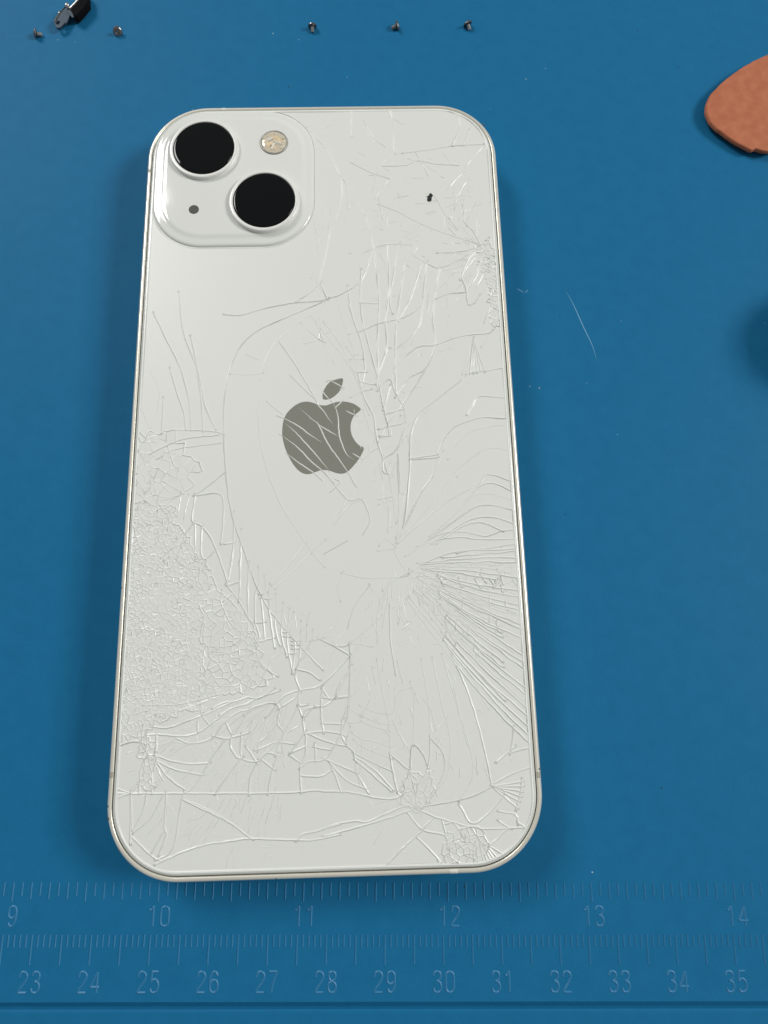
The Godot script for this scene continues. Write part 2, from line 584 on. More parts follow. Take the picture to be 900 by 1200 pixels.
func broken_glass(ph: Node3D, back: Node3D) -> void:
	crack_lines()
	var outline := flat(rounded(33.95, 71.55, 10.4, 0))
	var hump := flat(rounded(16.3, 15.9, 10.2, 0, -17.85, 55.85))
	var pieces: Array = Geometry2D.clip_polygons(outline, hump)
	var waiting := []
	for c in cracks:
		var path := curve(c, 0.55, 0.10)
		var d := (path[0] - path[1]).normalized()
		path.insert(0, path[0] + d * 0.3)
		d = (path[-1] - path[-2]).normalized()
		path.append(path[-1] + d * 0.3)
		for strip in Geometry2D.offset_polyline(path, 0.006, Geometry2D.JOIN_MITER, Geometry2D.END_BUTT):
			if not Geometry2D.is_polygon_clockwise(strip): waiting.append([strip, path])
	var left_out := 0
	for turn in 4:
		var later := []
		for strip in waiting:
			var got := shaken_pieces(pieces, strip[0])
			if got.is_empty(): later.append(strip)
			else: pieces = got
		waiting = later
	left_out = waiting.size()
	var crumbs := begin()
	var n_crumbs := 0
	# the hair-thin splinters that run out from the points of impact and thin out with distance
	for burst in [[Vector2(-6.0, -42.0), 150.0, 268.0, 3.0, 29.0, 520, 0.35], [Vector2(13.3, -25.0), -52.0, 14.0, 2.0, 21.0, 320, 0.2], [Vector2(11.5, -21.0), 72.0, 106.0, 3.0, 74.0, 150, 0.3], [Vector2(11.5, -21.0), -112.0, -50.0, 3.0, 40.0, 130, 0.15], [Vector2(32.5, 52.0), 130.0, 260.0, 2.0, 26.0, 60, 0.3], [Vector2(-6.0, -42.0), 20.0, 150.0, 2.0, 12.0, 50, 0.4], [Vector2(16.0, -60.0), 60.0, 330.0, 1.0, 11.0, 70, 0.4], [Vector2(32.0, 38.0), 100.0, 260.0, 1.0, 8.0, 40, 0.3], [Vector2(-31.0, -52.0), -70.0, 40.0, 1.0, 13.0, 30, 0.3]]:
		for k in burst[5]:
			var far: float = lerpf(burst[3], burst[4], pow(rng.randf(), 0.85))
			var way := deg_to_rad(rng.randf_range(burst[1], burst[2]))
			var from: Vector2 = burst[0] + Vector2.from_angle(way) * far
			var heading := way + rng.randfn(0, 0.16)
			var long := 0.9 + 5.0 * pow(rng.randf(), 1.8)
			if rng.randf() < burst[6]:
				heading = way + PI / 2 * (1.0 if rng.randf() < 0.5 else -1.0) + rng.randfn(0, 0.4)
				long = rng.randf_range(0.5, 1.5)
			var path := PackedVector2Array([from])
			for i in 4:
				heading += rng.randfn(0, 0.12)
				path.append(path[-1] + Vector2.from_angle(heading) * long / 4)
			if not Geometry2D.is_point_in_polygon(path[0], outline) or not Geometry2D.is_point_in_polygon(path[-1], outline): continue
			ridge(crumbs, path, rng.randf_range(0.15, 0.26), rng.randf_range(0.04, 0.085), GLASS - 0.025, true)
	# crushed zones: what lies inside them is broken further into small cells
	var zones := []
	zones.append([plan([-35.3, 1.3, -28.1, 1.8, -22.3, -4.3, -26.6, -10.6, -27.5, -11.3, -35.1, -11.2]), 1.2, 2.2, 0.5, 0.5])
	zones.append([plan([-35.3, -10.9, -27.0, -11.4, -26.6, -14.8, -23.9, -17.3, -22.2, -22.2, -21.3, -31.1, -20.4, -39.7, -21.3, -46.6, -23.7, -47.4, -29.3, -49.2, -31.3, -50.7, -34.2, -51.4, -34.5, -40.8, -34.5, -26.4]), 0.62, 1.1, 0.35, 0.85])
	zones.append([plan([-22.1, -21.0, -19.5, -24.1, -14.8, -31.3, -11.0, -37.1, -8.5, -42.4, -13.1, -43.8, -20.9, -45.8, -20.1, -39.7, -21.0, -31.1]), 1.5, 0.95, 0.75, 1.0])
	zones.append([plan([29.7, 60.5, 31.9, 61.3, 32.9, 59.6, 32.9, 53.8, 32.2, 48.9, 30.0, 49.3, 29.0, 53.8]), 0.7, 0.9, 0.2, 1.0])
	zones.append([plan([30.7, 40.2, 33.1, 41.1, 33.9, 37.3, 34.3, 29.8, 33.6, 21.7, 32.3, 21.9, 32.2, 29.0, 31.7, 34.0, 30.1, 36.4]), 0.6, 0.9, 0.0, 0.9])
	zones.append([plan([20.2, -66.9, 22.9, -66.1, 25.5, -67.0, 26.5, -70.2, 25.2, -71.7, 18.9, -71.8, 18.2, -70.4, 19.3, -68.8]), 1.0, 1.5, 0.3, 1.1])
	zones.append([plan([13.3, -58.9, 15.0, -57.7, 17.4, -58.1, 18.3, -60.4, 16.5, -62.6, 14.5, -63.5, 12.6, -61.9]), 1.0, 1.2, 0.6, 0.9])
	zones.append([plan([-30.9, -50.7, -28.7, -51.3, -28.0, -54.5, -28.3, -59.1, -30.0, -59.1, -30.2, -54.5]), 0.8, 1.1, 0.2, 1.0])
	# short cracks that end inside one piece: a lip alone
	for c in waiting:
		ridge(crumbs, c[1], 0.36, 0.10 * lip(c[1][c[1].size() / 2]) + 0.035, GLASS - 0.03, true)
	for z in zones:
		var small := cells(z[0], z[1], z[2], z[3])
		var patch := joined_up(small)
		var inside := []
		var outside := []
		for p in pieces:
			if not box_of(p).intersects(box_of(patch)):
				outside.append(p)
				continue
			var rest := Geometry2D.clip_polygons(p, patch)
			var whole := true
			for q in rest:
				if Geometry2D.is_polygon_clockwise(q): whole = false
			if not whole:
				outside.append(p)
				continue
			for q in rest:
				if absf(area(q)) > 0.015: outside.append(q)
			inside.append_array(Geometry2D.intersect_polygons(p, patch))
		pieces = outside
		for p in inside:
			var r := box_of(p)
			for c in small:
				if not r.intersects(box_of(c)): continue
				for q in Geometry2D.intersect_polygons(p, c):
					if absf(area(q)) < 0.02 or Geometry2D.is_polygon_clockwise(q): continue
					var t := Vector2(rng.randfn(0, 0.02), rng.randfn(0, 0.02))
					if rng.randf() < 0.03 and absf(area(q)) < 0.7: t *= 8.0
					shard(crumbs, q, rng.randf_range(0.10, 0.17), rng.randf_range(0.02, 0.115) * z[4], t, rng.randf_range(-0.012, 0.012))
					n_crumbs += 1
	pieces.sort_custom(func(a, b): return absf(area(a)) > absf(area(b)))
	var mark := [curve(plan([-0.26, 6.73, -1.12, 6.93, -2.11, 7.34, -3.34, 7.55, -4.70, 7.21, -5.93, 6.32, -6.91, 5.17, -7.46, 3.75, -7.66, 1.95, -7.55, 0.41, -7.10, -1.38, -6.48, -2.91, -5.74, -4.32, -4.89, -5.46, -4.05, -6.16, -3.20, -6.45, -2.36, -6.39, -1.52, -6.09, -0.67, -5.80, 0.17, -5.75, 1.02, -5.89, 1.74, -6.18, 2.58, -6.45, 3.43, -6.49, 4.27, -6.16, 5.13, -5.35, 5.99, -4.32, 6.74, -3.20, 7.32, -1.74, 6.46, -1.16, 5.69, -0.25, 5.10, 1.04, 4.95, 2.46, 5.21, 3.75, 5.77, 4.73, 6.89, 5.75, 6.29, 6.46, 5.43, 7.01, 4.32, 7.34, 3.33, 7.44, 2.34, 7.33, 1.35, 7.01, 0.48, 6.71]), 0.25, 0.0), curve(plan([-0.13, 7.91, -0.20, 8.83, 0.13, 9.88, 0.88, 11.06, 2.00, 11.79, 3.58, 12.02, 3.49, 10.74, 3.11, 9.69, 2.35, 8.78, 1.36, 8.06, 0.49, 7.84]), 0.25, 0.0)]
	var badge := hub("logo", ph)
	var made := 0
	for p in pieces:
		var r := box_of(p)
		var size := maxf(r.size.x, r.size.y)
		var tilt := Vector2(rng.randfn(0, 1), rng.randfn(0, 1)) * minf(0.012 / maxf(size, 1.0), 0.01)
		var lift := rng.randf_range(-0.008, 0.008)
		var printed := false
		for s in mark:
			if r.intersects(box_of(s)): printed = printed or not Geometry2D.intersect_polygons(p, s).is_empty()
		var width := 0.19
		var high := 0.14
		if printed:
			width = 0.11; high = 0.035; tilt *= 0.5
		var st: SurfaceTool = crumbs
		if made < 295: st = begin()
		var face := shard(st, p, width, high, tilt, lift)
		if made < 295:
			put("shard", done(st), M.glass, back)
		else:
			n_crumbs += 1
		made += 1
		if printed:
			var mid := middle(thinned(p, 0.03))
			for pair in face.size() * 2:
				for q in Geometry2D.intersect_polygons(face[pair / 2], mark[pair % 2]):
					if absf(area(q)) < 0.03 or Geometry2D.is_polygon_clockwise(q): continue
					var f := Geometry2D.triangulate_polygon(q)
					var t := begin()
					for k in f.size() / 3:
						var v := []
						for i in 3:
							var w := q[f[3 * k + i]]
							v.append(at(w.x, w.y, GLASS + lift + tilt.dot(w - mid) + 0.008))
						tri(t, v[0], v[1], v[2], Vector3.UP)
					put("logo_piece", done(t), M.logo, badge)
	var cr := put("glass_crumbs", done(crumbs), M.crushed, back)
	cr.set_meta("kind", "stuff")
	var chip := begin()
	var ip := curve(plan([21.58, 51.58, 21.84, 51.68, 22.25, 51.08, 21.98, 50.79, 21.86, 50.00, 21.42, 49.72, 21.00, 50.02, 21.11, 50.70, 20.86, 50.90, 21.30, 51.09]), 0.15, 0.0, true)
	var f2 := Geometry2D.triangulate_polygon(ip)
	for k in f2.size() / 3:
		var v := []
		for i in 3: v.append(at(ip[f2[3 * k + i]].x, ip[f2[3 * k + i]].y, GLASS + 0.03))
		tri(chip, v[0], v[1], v[2], Vector3.UP)
	put("black_chip", done(chip), M.hole, ph)
	print("shards ", pieces.size(), " crumbs ", n_crumbs, " cracks not cut ", left_out, " of ", cracks.size())

func camera_plateau(ph: Node3D) -> void:
	var st := begin(true)
	var rings := []
	for q in [[-0.05, 7.5], [0.0, 7.66], [0.1, 7.8], [0.3, 7.93], [0.6, 7.99], [1.2, 8.01], [1.7, 8.06], [2.05, 8.17], [2.35, 8.26], [2.8, 8.28]]:
		rings.append(rounded(16.15 - q[0], 15.7 - q[0], 10.1 - q[0], q[1], -17.85, 55.9))
	skin(st, rings)
	cap(st, rings[-1], Vector3.UP)
	var pl := put("camera_plateau", done(st), M.plateau, ph)
	for c in [[-23.85, 61.85], [-11.5, 49.6]]:
		put("lens_ring", lathe([[7.08, 8.25], [7.0, 8.32], [6.96, 8.7], [6.9, 8.88], [6.78, 8.97], [6.35, 9.0], [6.2, 8.96], [6.16, 8.6]], c[0], c[1], 72, true, false), M.ring, pl)
		put("lens_glass", lathe([[6.1, 8.6], [6.09, 8.93], [6.0, 9.03], [5.85, 9.07], [5.6, 9.08]], c[0], c[1], 72), M.lens, pl)
	put("microphone", lathe([[1.02, 8.27], [1.0, 8.295], [0.9, 8.3]], -25.5, 48.2, 28), M.mic, pl)
	put("flash_rim", lathe([[2.85, 8.27], [2.82, 8.4], [2.72, 8.47], [2.6, 8.45], [2.55, 8.25]], -9.8, 63.5, 40, true, false), M.flash_rim, pl)
	# the flash: a ring of small faceted wedges round a pale middle
	var fl := begin()
	var warm := begin()
	for i in 16:
		var a := TAU * i / 16; var b := TAU * (i + 1) / 16
		for k in 3:
			var r0 := 2.56 * k / 3.0; var r1 := 2.56 * (k + 1) / 3.0
			var z0 := 8.39 + rng.randf_range(-0.09, 0.09); var z1 := 8.37 + rng.randf_range(-0.09, 0.09)
			var p := [at(-9.8 + r0 * cos(a), 63.5 + r0 * sin(a), z0), at(-9.8 + r0 * cos(b), 63.5 + r0 * sin(b), z0), at(-9.8 + r1 * cos(a), 63.5 + r1 * sin(a), z1), at(-9.8 + r1 * cos(b), 63.5 + r1 * sin(b), z1)]
			var into := warm if k < 2 and i % 8 < 5 else fl
			if k > 0: tri(into, p[0], p[1], p[2], Vector3.UP)
			tri(into, p[1], p[3], p[2], Vector3.UP)
	put("flash", done(fl), M.flash, pl)
	put("flash_emitter", done(warm), M.flash_warm, pl)
	put("flash_lens", lathe([[2.56, 8.5], [2.4, 8.62], [1.9, 8.72], [1.2, 8.78], [0.4, 8.8]], -9.8, 63.5, 40), M.clear, pl)
	for b in [[-10.7, 64.2, 0.5], [-9.0, 63.4, -0.4], [-10.0, 62.5, 1.3]]:
		var t := begin()
		var d := Vector2.from_angle(b[2]) * 0.75
		ridge(t, PackedVector2Array([Vector2(b[0], b[1]) - d, Vector2(b[0], b[1]), Vector2(b[0], b[1]) + d]), 0.45, 0.12, 8.45)
		put("flash_bar", done(t), M.flash_pale, pl)

func screw(x: float, y: float, heading: float, rise: float, spin: float, label: String) -> void:
	var o := hub("screw")
	tag(o, label, "screw", "tiny screws along the top of the mat")
	var sh := [[0.0, 0.0], [0.36, 0.02]]
	for k in 5:
		sh.append([0.48, 0.16 + 0.22 * k]); sh.append([0.38, 0.27 + 0.22 * k])
	put("shank", lathe(sh, 0, 0, 16, false, false), M.steel, o)
	put("head", lathe([[0.4, 1.18], [0.95, 1.24], [1.02, 1.34], [0.98, 1.52], [0.8, 1.68], [0.46, 1.74], [0.42, 1.7], [0.36, 1.4]], 0, 0, 24, false), M.dark_steel, o)
	var d := Vector3(cos(heading) * cos(rise), sin(rise), -sin(heading) * cos(rise))
	var side := d.cross(Vector3.UP).normalized()
	var b := Basis(side, d, side.cross(d)) * Basis(Vector3.UP, spin)
	o.transform = Transform3D(b, at(x, y, 0.46 * cos(rise)) - d * 0.0009)

func small_parts() -> void:
	screw(-65.3, 100.7, PI * 1.02, 0.32, 0.3, "tiny screw at far left with its dark head to the left, below the black clip")
	screw(-47.3, 101.4, -PI * 0.42, 0.5, 0.8, "tiny screw tipped up on its shank, second from the left, right of the black clip")
	screw(-2.8, 101.6, PI * 0.5, 0.32, 0.1, "tiny screw lying with shank towards the phone, third of five, above the logo")
	screw(16.3, 101.9, 0.15, 0.35, 1.0, "tiny screw lying sideways with its head to the right, fourth of five")
	screw(33.2, 101.8, PI * 0.62, 0.32, 0.5, "tiny screw at the right end of the row, head tilted up and left")
	var clip := hub("flex_clip")
	tag(clip, "small steel clip with a round hole and a black pad at top left", "clip")
	var pp := curve(plan([-61.21, 102.35, -60.85, 103.78, -60.02, 105.45, -58.79, 107.00, -58.16, 106.39, -58.12, 104.70, -58.68, 103.27, -59.71, 101.74, -60.64, 101.39]), 0.4, 0.0, true)
	if area(pp) < 0: pp.reverse()
	var hole := PackedVector2Array()
	for i in 14: hole.append(Vector2(-60.55, 102.85) + Vector2.from_angle(TAU * i / 14) * Vector2(0.4, 0.6))
	# the plate in two halves, so that the hole stays open
	var halves := []
	for s in [-1.0, 1.0]:
		var cut := PackedVector2Array([Vector2(-70, 102.85), Vector2(-50, 102.85), Vector2(-50, 102.85 + 20 * s), Vector2(-70, 102.85 + 20 * s)])
		for h in Geometry2D.intersect_polygons(pp, cut):
			for q in Geometry2D.clip_polygons(h, hole): halves.append(q)
	for q in halves:
		put("steel_plate", slab(q, 1.0, 1.3, 0.0, 0.06, Vector2(-0.05, 0.12)), M.plate, clip)
	var st := begin()
	ridge(st, plan([-61.4, 102.9, -61.0, 104.2, -60.2, 105.8, -59.0, 107.3, -58.5, 107.1]), 0.5, 1.3, 0.2)
	put("folded_edge", done(st), M.steel, clip)
	put("nub", lathe([[0.45, 0.1], [0.45, 0.9], [0.3, 1.1]], -60.6, 106.0, 14), M.steel, clip)
	put("nub", lathe([[0.5, 0.1], [0.5, 1.9], [0.3, 2.1]], -58.6, 107.1, 14), M.steel, clip)
	put("tab", slab(plan([-58.4, 106.6, -57.2, 105.4, -56.6, 104.3, -57.4, 104.0, -58.6, 105.6]), 1.2, 1.45, 0.0, 0.05), M.plate, clip)
	put("black_pad", slab(plan([-57.61, 105.63, -56.48, 107.31, -55.29, 109.47, -54.21, 110.68, -53.80, 107.76, -54.82, 105.84, -56.03, 104.06, -56.78, 103.71]), 0.3, 2.0, 0.1, 0.12), M.black, clip)
	put("pad_edge", slab(plan([-57.9, 106.0, -56.7, 107.7, -55.5, 109.9, -54.4, 111.1, -54.2, 110.8, -55.3, 109.5, -56.5, 107.4, -57.6, 105.8]), 0.4, 2.1, 0.0, 0.04), M.steel, clip)
	var edge := curve(plan([99.20, 91.08, 96.37, 89.56, 92.92, 87.28, 90.01, 85.01, 87.64, 82.75, 85.77, 80.35, 84.85, 78.25, 84.52, 76.76, 84.68, 75.12, 85.11, 73.63, 86.17, 72.14, 87.05, 71.25, 88.38, 69.91, 89.95, 68.57, 91.53, 67.39, 93.26, 66.35, 94.18, 66.62, 96.60, 66.01, 99.55, 66.83, 104.70, 69.38, 110.59, 75.96, 112.74, 82.73, 109.90, 88.77, 105.49, 91.63, 101.62, 91.91]), 0.9, 0.0, true)
	for i in edge.size(): edge[i] += Vector2(wiggle.get_noise_2d(edge[i].x * 6, edge[i].y * 6), wiggle.get_noise_2d(edge[i].x * 6 + 90, edge[i].y * 6)) * 0.15
	var pad := put("leather_pad", slab(edge, 0.25, 1.7, 0.8, 0.35), M.clay)
	tag(pad, "terracotta rounded leather pad with worn edge at the right", "pad")
	var caster_hub := hub("shadow_caster")  # unseen shape added past the right edge to cast the dark patch there
	tag(caster_hub, "dark round shape added past the right side, seen only by its shadow", "unseen_caster")
	put("caster_body", lathe([[11.0, 0.05], [11.5, 0.6], [11.5, 7.0], [10.5, 9.0], [7.0, 10.0], [2.0, 10.3]], 107.0, 22.5, 40), M.caster_dark, caster_hub)
	# dust and dirt on the mat
	for kind in [[M.dust, "dust", 6, [[-61.0, 99.6], [-11.9, 100.8], [5.0, 88.5], [37.0, 79.5], [52.6, 13.5], [61.0, 27.0], [41.0, 13.0], [42.9, 12.6], [91.0, 26.0], [-6.0, 99.0], [-57.0, 99.0]]], [M.dirt, "dirt_specks", 14, [[40.5, 33.0], [48.4, 28.4], [91.5, 88.6], [1.2, 90.2], [37.0, -54.0], [23.0, -78.0], [38.0, -38.0]]]]:
		var t := begin()
		var spots: Array = kind[3]
		for k in kind[2]: spots.append([rng.randf_range(-75, 100), rng.randf_range(-98, 108)])
		for s in spots:
			if absf(s[0]) < 37.0 and absf(s[1]) < 75.0: continue
			var r := rng.randf_range(0.06, 0.17)
			var top := at(s[0], s[1], r * 0.8)
			var g := PackedVector3Array()
			for i in 5: g.append(at(s[0] + r * cos(TAU * i / 5) * rng.randf_range(0.6, 1.3), s[1] + r * sin(TAU * i / 5), 0.0))
			for i in 5: tri(t, top, g[i], g[(i + 1) % 5], Vector3.UP)
		var o := put(kind[1], done(t), kind[0])
		o.set_meta("kind", "stuff")
		o.set_meta("label", "pale dust specks scattered on the blue mat" if kind[1] == "dust" else "dark specks of dirt scattered on the blue mat")

func crack_lines() -> void:
	crack([0.9, 28.5, -3.2, 26.5, -8.8, 24.0, -12.6, 22.0, -15.3, 19.5, -16.9, 16.3, -17.9, 12.8, -18.4, 8.4, -18.5, 4.5, -18.2, -1.2, -17.8, -5.4, -17.0, -11.4, -15.8, -15.9, -14.2, -20.1, -12.3, -25.4, -9.7, -30.4, -6.2, -34.7, -3.1, -38.1, -0.5, -40.8])
	crack([0.9, 28.5, -1.3, 25.9, -4.1, 24.1, -8.3, 20.4, -10.4, 17.4, -11.5, 14.2, -12.0, 10.2, -12.2, 5.3, -11.7, 0.4, -10.5, -5.1, -7.9, -11.8, -4.9, -16.7, -2.2, -20.7, -0.1, -23.3])
	crack([0.9, 28.5, -2.2, 28.0, -5.1, 27.9, -9.8, 27.1, -12.6, 26.4, -15.9, 25.4, -18.8, 25.6])
	crack([0.9, 28.5, -0.5, 32.0, -0.2, 34.6, 0.6, 37.9, 1.2, 41.1, 1.7, 43.3, 3.1, 47.2, 4.0, 51.1, 3.8, 55.7])
	crack([-5.1, 28.1, -2.7, 29.9, -0.5, 32.0])
	crack([0.9, 28.5, 3.5, 29.5, 6.9, 31.8, 8.4, 34.5, 9.9, 38.8, 11.7, 40.1, 17.3, 40.0, 18.2, 37.6, 21.5, 35.3, 23.4, 35.0, 27.4, 36.9, 30.4, 38.7, 34.8, 38.4])
	crack([-17.3, 13.3, -14.2, 13.1, -11.6, 13.4])
	crack([-27.9, 30.3, -27.2, 25.1, -26.3, 21.0, -23.5, 13.9, -22.1, 7.5, -19.9, 2.5])
	crack([-32.4, 26.0, -29.8, 20.6, -26.8, 14.5, -24.9, 7.5, -24.4, 2.6])
	crack([-28.8, 14.5, -27.2, 9.5, -25.8, 5.6, -25.4, 2.7])
	crack([-25.2, 21.0, -24.1, 16.4, -22.9, 9.4, -22.2, 2.4])
	crack([-32.5, 14.3, -30.7, 10.6, -30.7, 6.7, -31.7, 2.9])
	crack([-29.8, 8.6, -29.7, 2.0])
	crack([-33.6, 6.7, -32.1, 3.3, -31.7, 2.1])
	crack([-2.2, 24.9, -0.8, 22.0, 0.4, 17.9, 0.8, 11.9])
	crack([-8.3, 19.6, -5.9, 16.0, -3.6, 12.0, -1.3, 7.5])
	crack([-4.3, 23.4, -1.3, 20.5, 0.1, 19.5])
	crack([-3.4, 19.3, -1.3, 20.0, -0.6, 21.8])
	crack([-1.3, 23.6, 1.1, 20.0, 3.4, 16.9, 6.1, 11.8, 8.3, 4.9])
	crack([-10.5, 7.7, -7.7, 5.2])
	crack([-14.3, 17.2, -12.5, 16.2])
	crack([33.7, 13.5, 30.0, 13.0, 27.6, 12.6, 24.2, 9.9, 21.1, 7.5, 18.2, 5.2, 16.8, 3.0, 16.0, 0.4, 15.7, -4.3, 15.2, -9.0, 14.3, -15.8, 12.9, -19.3])
	crack([10.2, 39.0, 10.6, 33.3, 10.8, 27.5, 10.3, 19.2, 10.3, 15.2, 10.1, 12.2])
	crack([12.8, 39.9, 12.8, 30.6, 12.0, 23.8, 12.0, 18.2, 10.1, 12.2, 10.1, 9.7])
	crack([15.1, 40.0, 14.0, 34.9, 12.9, 28.0, 13.3, 25.4])
	crack([17.4, 39.8, 16.2, 36.5, 15.2, 30.6, 14.2, 24.3, 13.7, 18.7, 13.5, 8.2])
	crack([19.7, 37.0, 18.5, 33.2, 16.9, 28.4, 14.4, 23.8])
	crack([20.5, 36.1, 19.6, 30.5, 18.9, 24.2, 16.9, 20.6, 13.8, 17.9])
	crack([22.9, 34.8, 21.7, 28.9, 21.1, 23.7, 21.3, 18.5, 19.2, 13.5, 14.8, 6.7, 11.5, 2.4, 10.5, 0.5])
	crack([7.5, 34.5, 7.2, 29.7, 7.5, 23.9, 8.6, 18.8, 10.1, 12.2, 10.9, 7.3, 11.5, 4.3, 12.1, 0.9])
	crack([4.8, 31.0, 5.4, 25.5, 7.2, 19.3, 7.8, 14.2, 7.1, 10.3])
	crack([2.6, 28.7, 4.0, 22.9, 5.8, 17.3, 6.6, 12.3, 7.5, 8.3, 9.2, 4.4, 9.8, -0.4, 10.9, -4.2, 12.1, -8.9, 12.8, -15.7])
	crack([0.2, 23.5, 3.0, 19.4, 5.3, 14.3, 7.0, 9.8])
	crack([5.1, 21.1, 7.5, 21.8, 10.4, 23.1, 14.4, 24.0, 16.3, 24.8, 19.0, 26.6])
	crack([13.6, 14.1, 16.1, 16.8, 18.5, 18.3, 21.3, 18.5, 25.6, 20.0, 28.5, 20.5, 32.3, 21.1, 34.5, 25.0])
	crack([32.3, 21.1, 30.2, 18.1])
	crack([22.0, 28.3, 24.6, 29.3, 27.8, 29.7, 27.0, 33.0, 28.0, 34.6, 29.9, 37.0])
	crack([27.8, 29.8, 28.1, 26.9, 29.3, 27.2, 30.4, 28.7])
	crack([28.6, 30.6, 30.2, 33.3, 30.8, 35.9])
	crack([31.7, 34.0, 29.7, 30.3])
	crack([33.3, 29.5, 32.1, 26.1, 31.0, 23.0])
	crack([28.7, 19.7, 26.2, 12.6])
	crack([28.7, 19.7, 26.9, 12.6])
	crack([28.6, 19.6, 27.6, 12.8])
	crack([28.7, 19.7, 28.3, 12.8])
	crack([28.7, 19.7, 29.0, 12.9])
	crack([28.7, 19.6, 29.6, 13.3])
	crack([28.7, 19.6, 30.4, 13.0])
	crack([34.3, 7.5, 29.2, 7.9, 27.7, 5.9, 26.7, 4.5])
	crack([34.0, 3.4, 29.4, 3.7, 26.1, 2.8, 23.8, 1.7, 21.9, -0.7, 20.6, -4.4, 19.8, -7.2])
	crack([33.9, 2.2, 30.2, 1.8, 27.0, 0.9, 24.6, -1.2, 22.8, -4.0])
	crack([34.0, -2.8, 31.8, -2.3, 29.0, -2.7, 26.2, -4.6, 24.3, -7.3])
	crack([16.1, -3.9, 19.0, -3.5, 20.5, -3.3])
	crack([10.1, 12.2, 11.9, 17.2, 12.4, 17.9])
	crack([10.1, 9.7, 12.4, 11.7, 13.3, 9.2, 15.0, 5.7, 14.9, 2.3, 13.4, -1.9, 10.9, -3.8])
	crack([11.5, 4.8, 14.8, 5.7])
	crack([10.3, 1.9, 14.9, 3.0])
	crack([10.5, 0.5, 12.4, 0.7, 11.7, 3.4])
	crack([5.2, 8.3, 7.5, 9.5, 8.7, 9.7])
	crack([7.4, 5.4, 8.3, 2.5, 9.8, -0.4])
	crack([13.5, 8.2, 15.9, 11.6, 18.8, 13.3])
	crack([11.1, 5.8, 12.4, 10.2])
	crack([13.6, -1.9, 13.7, -8.9, 13.2, -15.3])
	crack([7.4, 27.6, 10.5, 27.4])
	crack([5.3, 15.8, 7.2, 15.8])
	crack([5.9, 13.3, 7.8, 13.2])
	crack([6.8, 11.3, 9.4, 10.7])
	crack([-3.1, 67.4, -1.6, 65.6, 1.4, 61.4, 3.4, 56.7, 6.3, 51.5, 8.9, 45.3, 10.0, 39.8, 10.6, 32.2])
	crack([13.4, 55.2, 10.5, 50.6])
	crack([5.9, 59.0, 9.9, 56.7, 13.4, 55.2])
	crack([14.1, 72.0, 14.7, 68.4, 14.7, 63.6, 14.9, 61.2])
	crack([6.1, 71.7, 6.0, 65.5])
	crack([0.7, 67.4, 2.2, 68.9])
	crack([8.6, 69.1, 10.6, 64.9, 12.8, 62.8])
	crack([16.6, 61.2, 22.2, 62.0, 26.8, 62.8, 32.9, 63.1])
	crack([27.7, 70.9, 28.6, 67.9, 26.8, 63.0])
	crack([30.3, 66.4, 29.1, 63.1])
	crack([12.4, 58.1, 17.0, 58.3, 19.5, 59.4, 23.0, 58.5, 27.6, 58.1])
	crack([19.1, 61.2, 20.3, 58.8, 21.4, 55.9])
	crack([22.7, 50.7, 25.2, 45.9, 26.8, 48.7])
	crack([25.2, 45.9, 26.8, 43.3])
	crack([25.3, 52.7, 27.4, 55.2, 29.0, 56.7])
	crack([26.7, 50.1, 28.6, 53.5, 29.6, 54.6])
	crack([33.4, 63.0, 30.7, 59.8, 29.0, 57.5])
	crack([28.1, 48.9, 28.6, 45.0, 30.2, 42.2, 31.1, 39.9])
	crack([11.2, 49.2, 14.7, 47.7, 19.0, 45.1, 24.3, 42.5, 30.6, 40.0])
	crack([30.5, 39.1, 28.4, 36.2, 26.8, 32.4])
	crack([31.7, 38.3, 29.7, 32.4])
	crack([31.0, 39.4, 27.1, 38.4, 22.7, 38.2])
	crack([-4.9, 6.8, -3.6, 5.4, -2.0, 3.9, -0.9, 2.8, 0.6, -0.5, 2.5, -3.4, 4.3, -6.2, 5.8, -8.9])
	crack([-8.5, 4.8, -7.3, 4.3, -4.6, 2.7, -2.4, 0.9, 0.1, -0.8])
	crack([-7.3, 3.5, -4.8, 1.1, -2.4, -1.7, -0.7, -3.8, 1.0, -6.0])
	crack([-8.0, 1.2, -7.6, 0.9, -4.8, -1.4, -2.6, -3.8, -0.3, -5.9, 1.7, -8.1])
	crack([-6.8, -2.5, -4.3, -4.5, -1.8, -6.3, -0.4, -7.6])
	crack([-1.1, 3.1, 0.8, 1.8, 2.5, 0.7])
	crack([-6.1, 12.7, -3.8, 10.2, -1.4, 7.8, -1.2, 7.0, -0.1, 5.7, 1.1, 3.8, 1.8, 2.8])
	crack([1.5, 7.5, 2.2, 6.2, 2.7, 3.8, 2.8, 1.2, 3.5, -1.4, 4.2, -2.9, 5.9, -4.3])
	crack([3.5, 7.6, 2.2, 6.2])
	crack([4.3, 5.5, 6.0, 4.6])
	crack([1.5, 11.5, 3.7, 10.2])
	crack([-0.1, 9.4, 0.9, 8.0])
	crack([5.4, -2.8, 7.0, -3.8])
	crack([7.1, -4.0, 8.3, -2.7, 9.8, -1.9])
	crack([2.9, 12.0, 1.6, 11.7, 0.6, 11.5])
	crack([2.2, -7.6, 2.9, -8.1, 1.2, -9.8])
	crack([-3.3, -19.2, -9.1, -26.3])
	crack([-2.1, -20.6, -8.4, -26.9])
	crack([-2.2, -20.8, -0.0, -18.7])
	crack([-16.1, -13.4, -16.1, -19.6, -16.8, -25.2])
	crack([-14.7, -16.5, -14.8, -22.3, -14.8, -28.3])
	crack([-23.2, -10.0, -23.5, -14.6, -22.2, -15.3, -20.1, -17.8, -18.2, -22.2, -16.8, -26.1])
	crack([-23.2, -10.0, -18.6, -9.9, -18.0, -14.7, -18.3, -18.7])
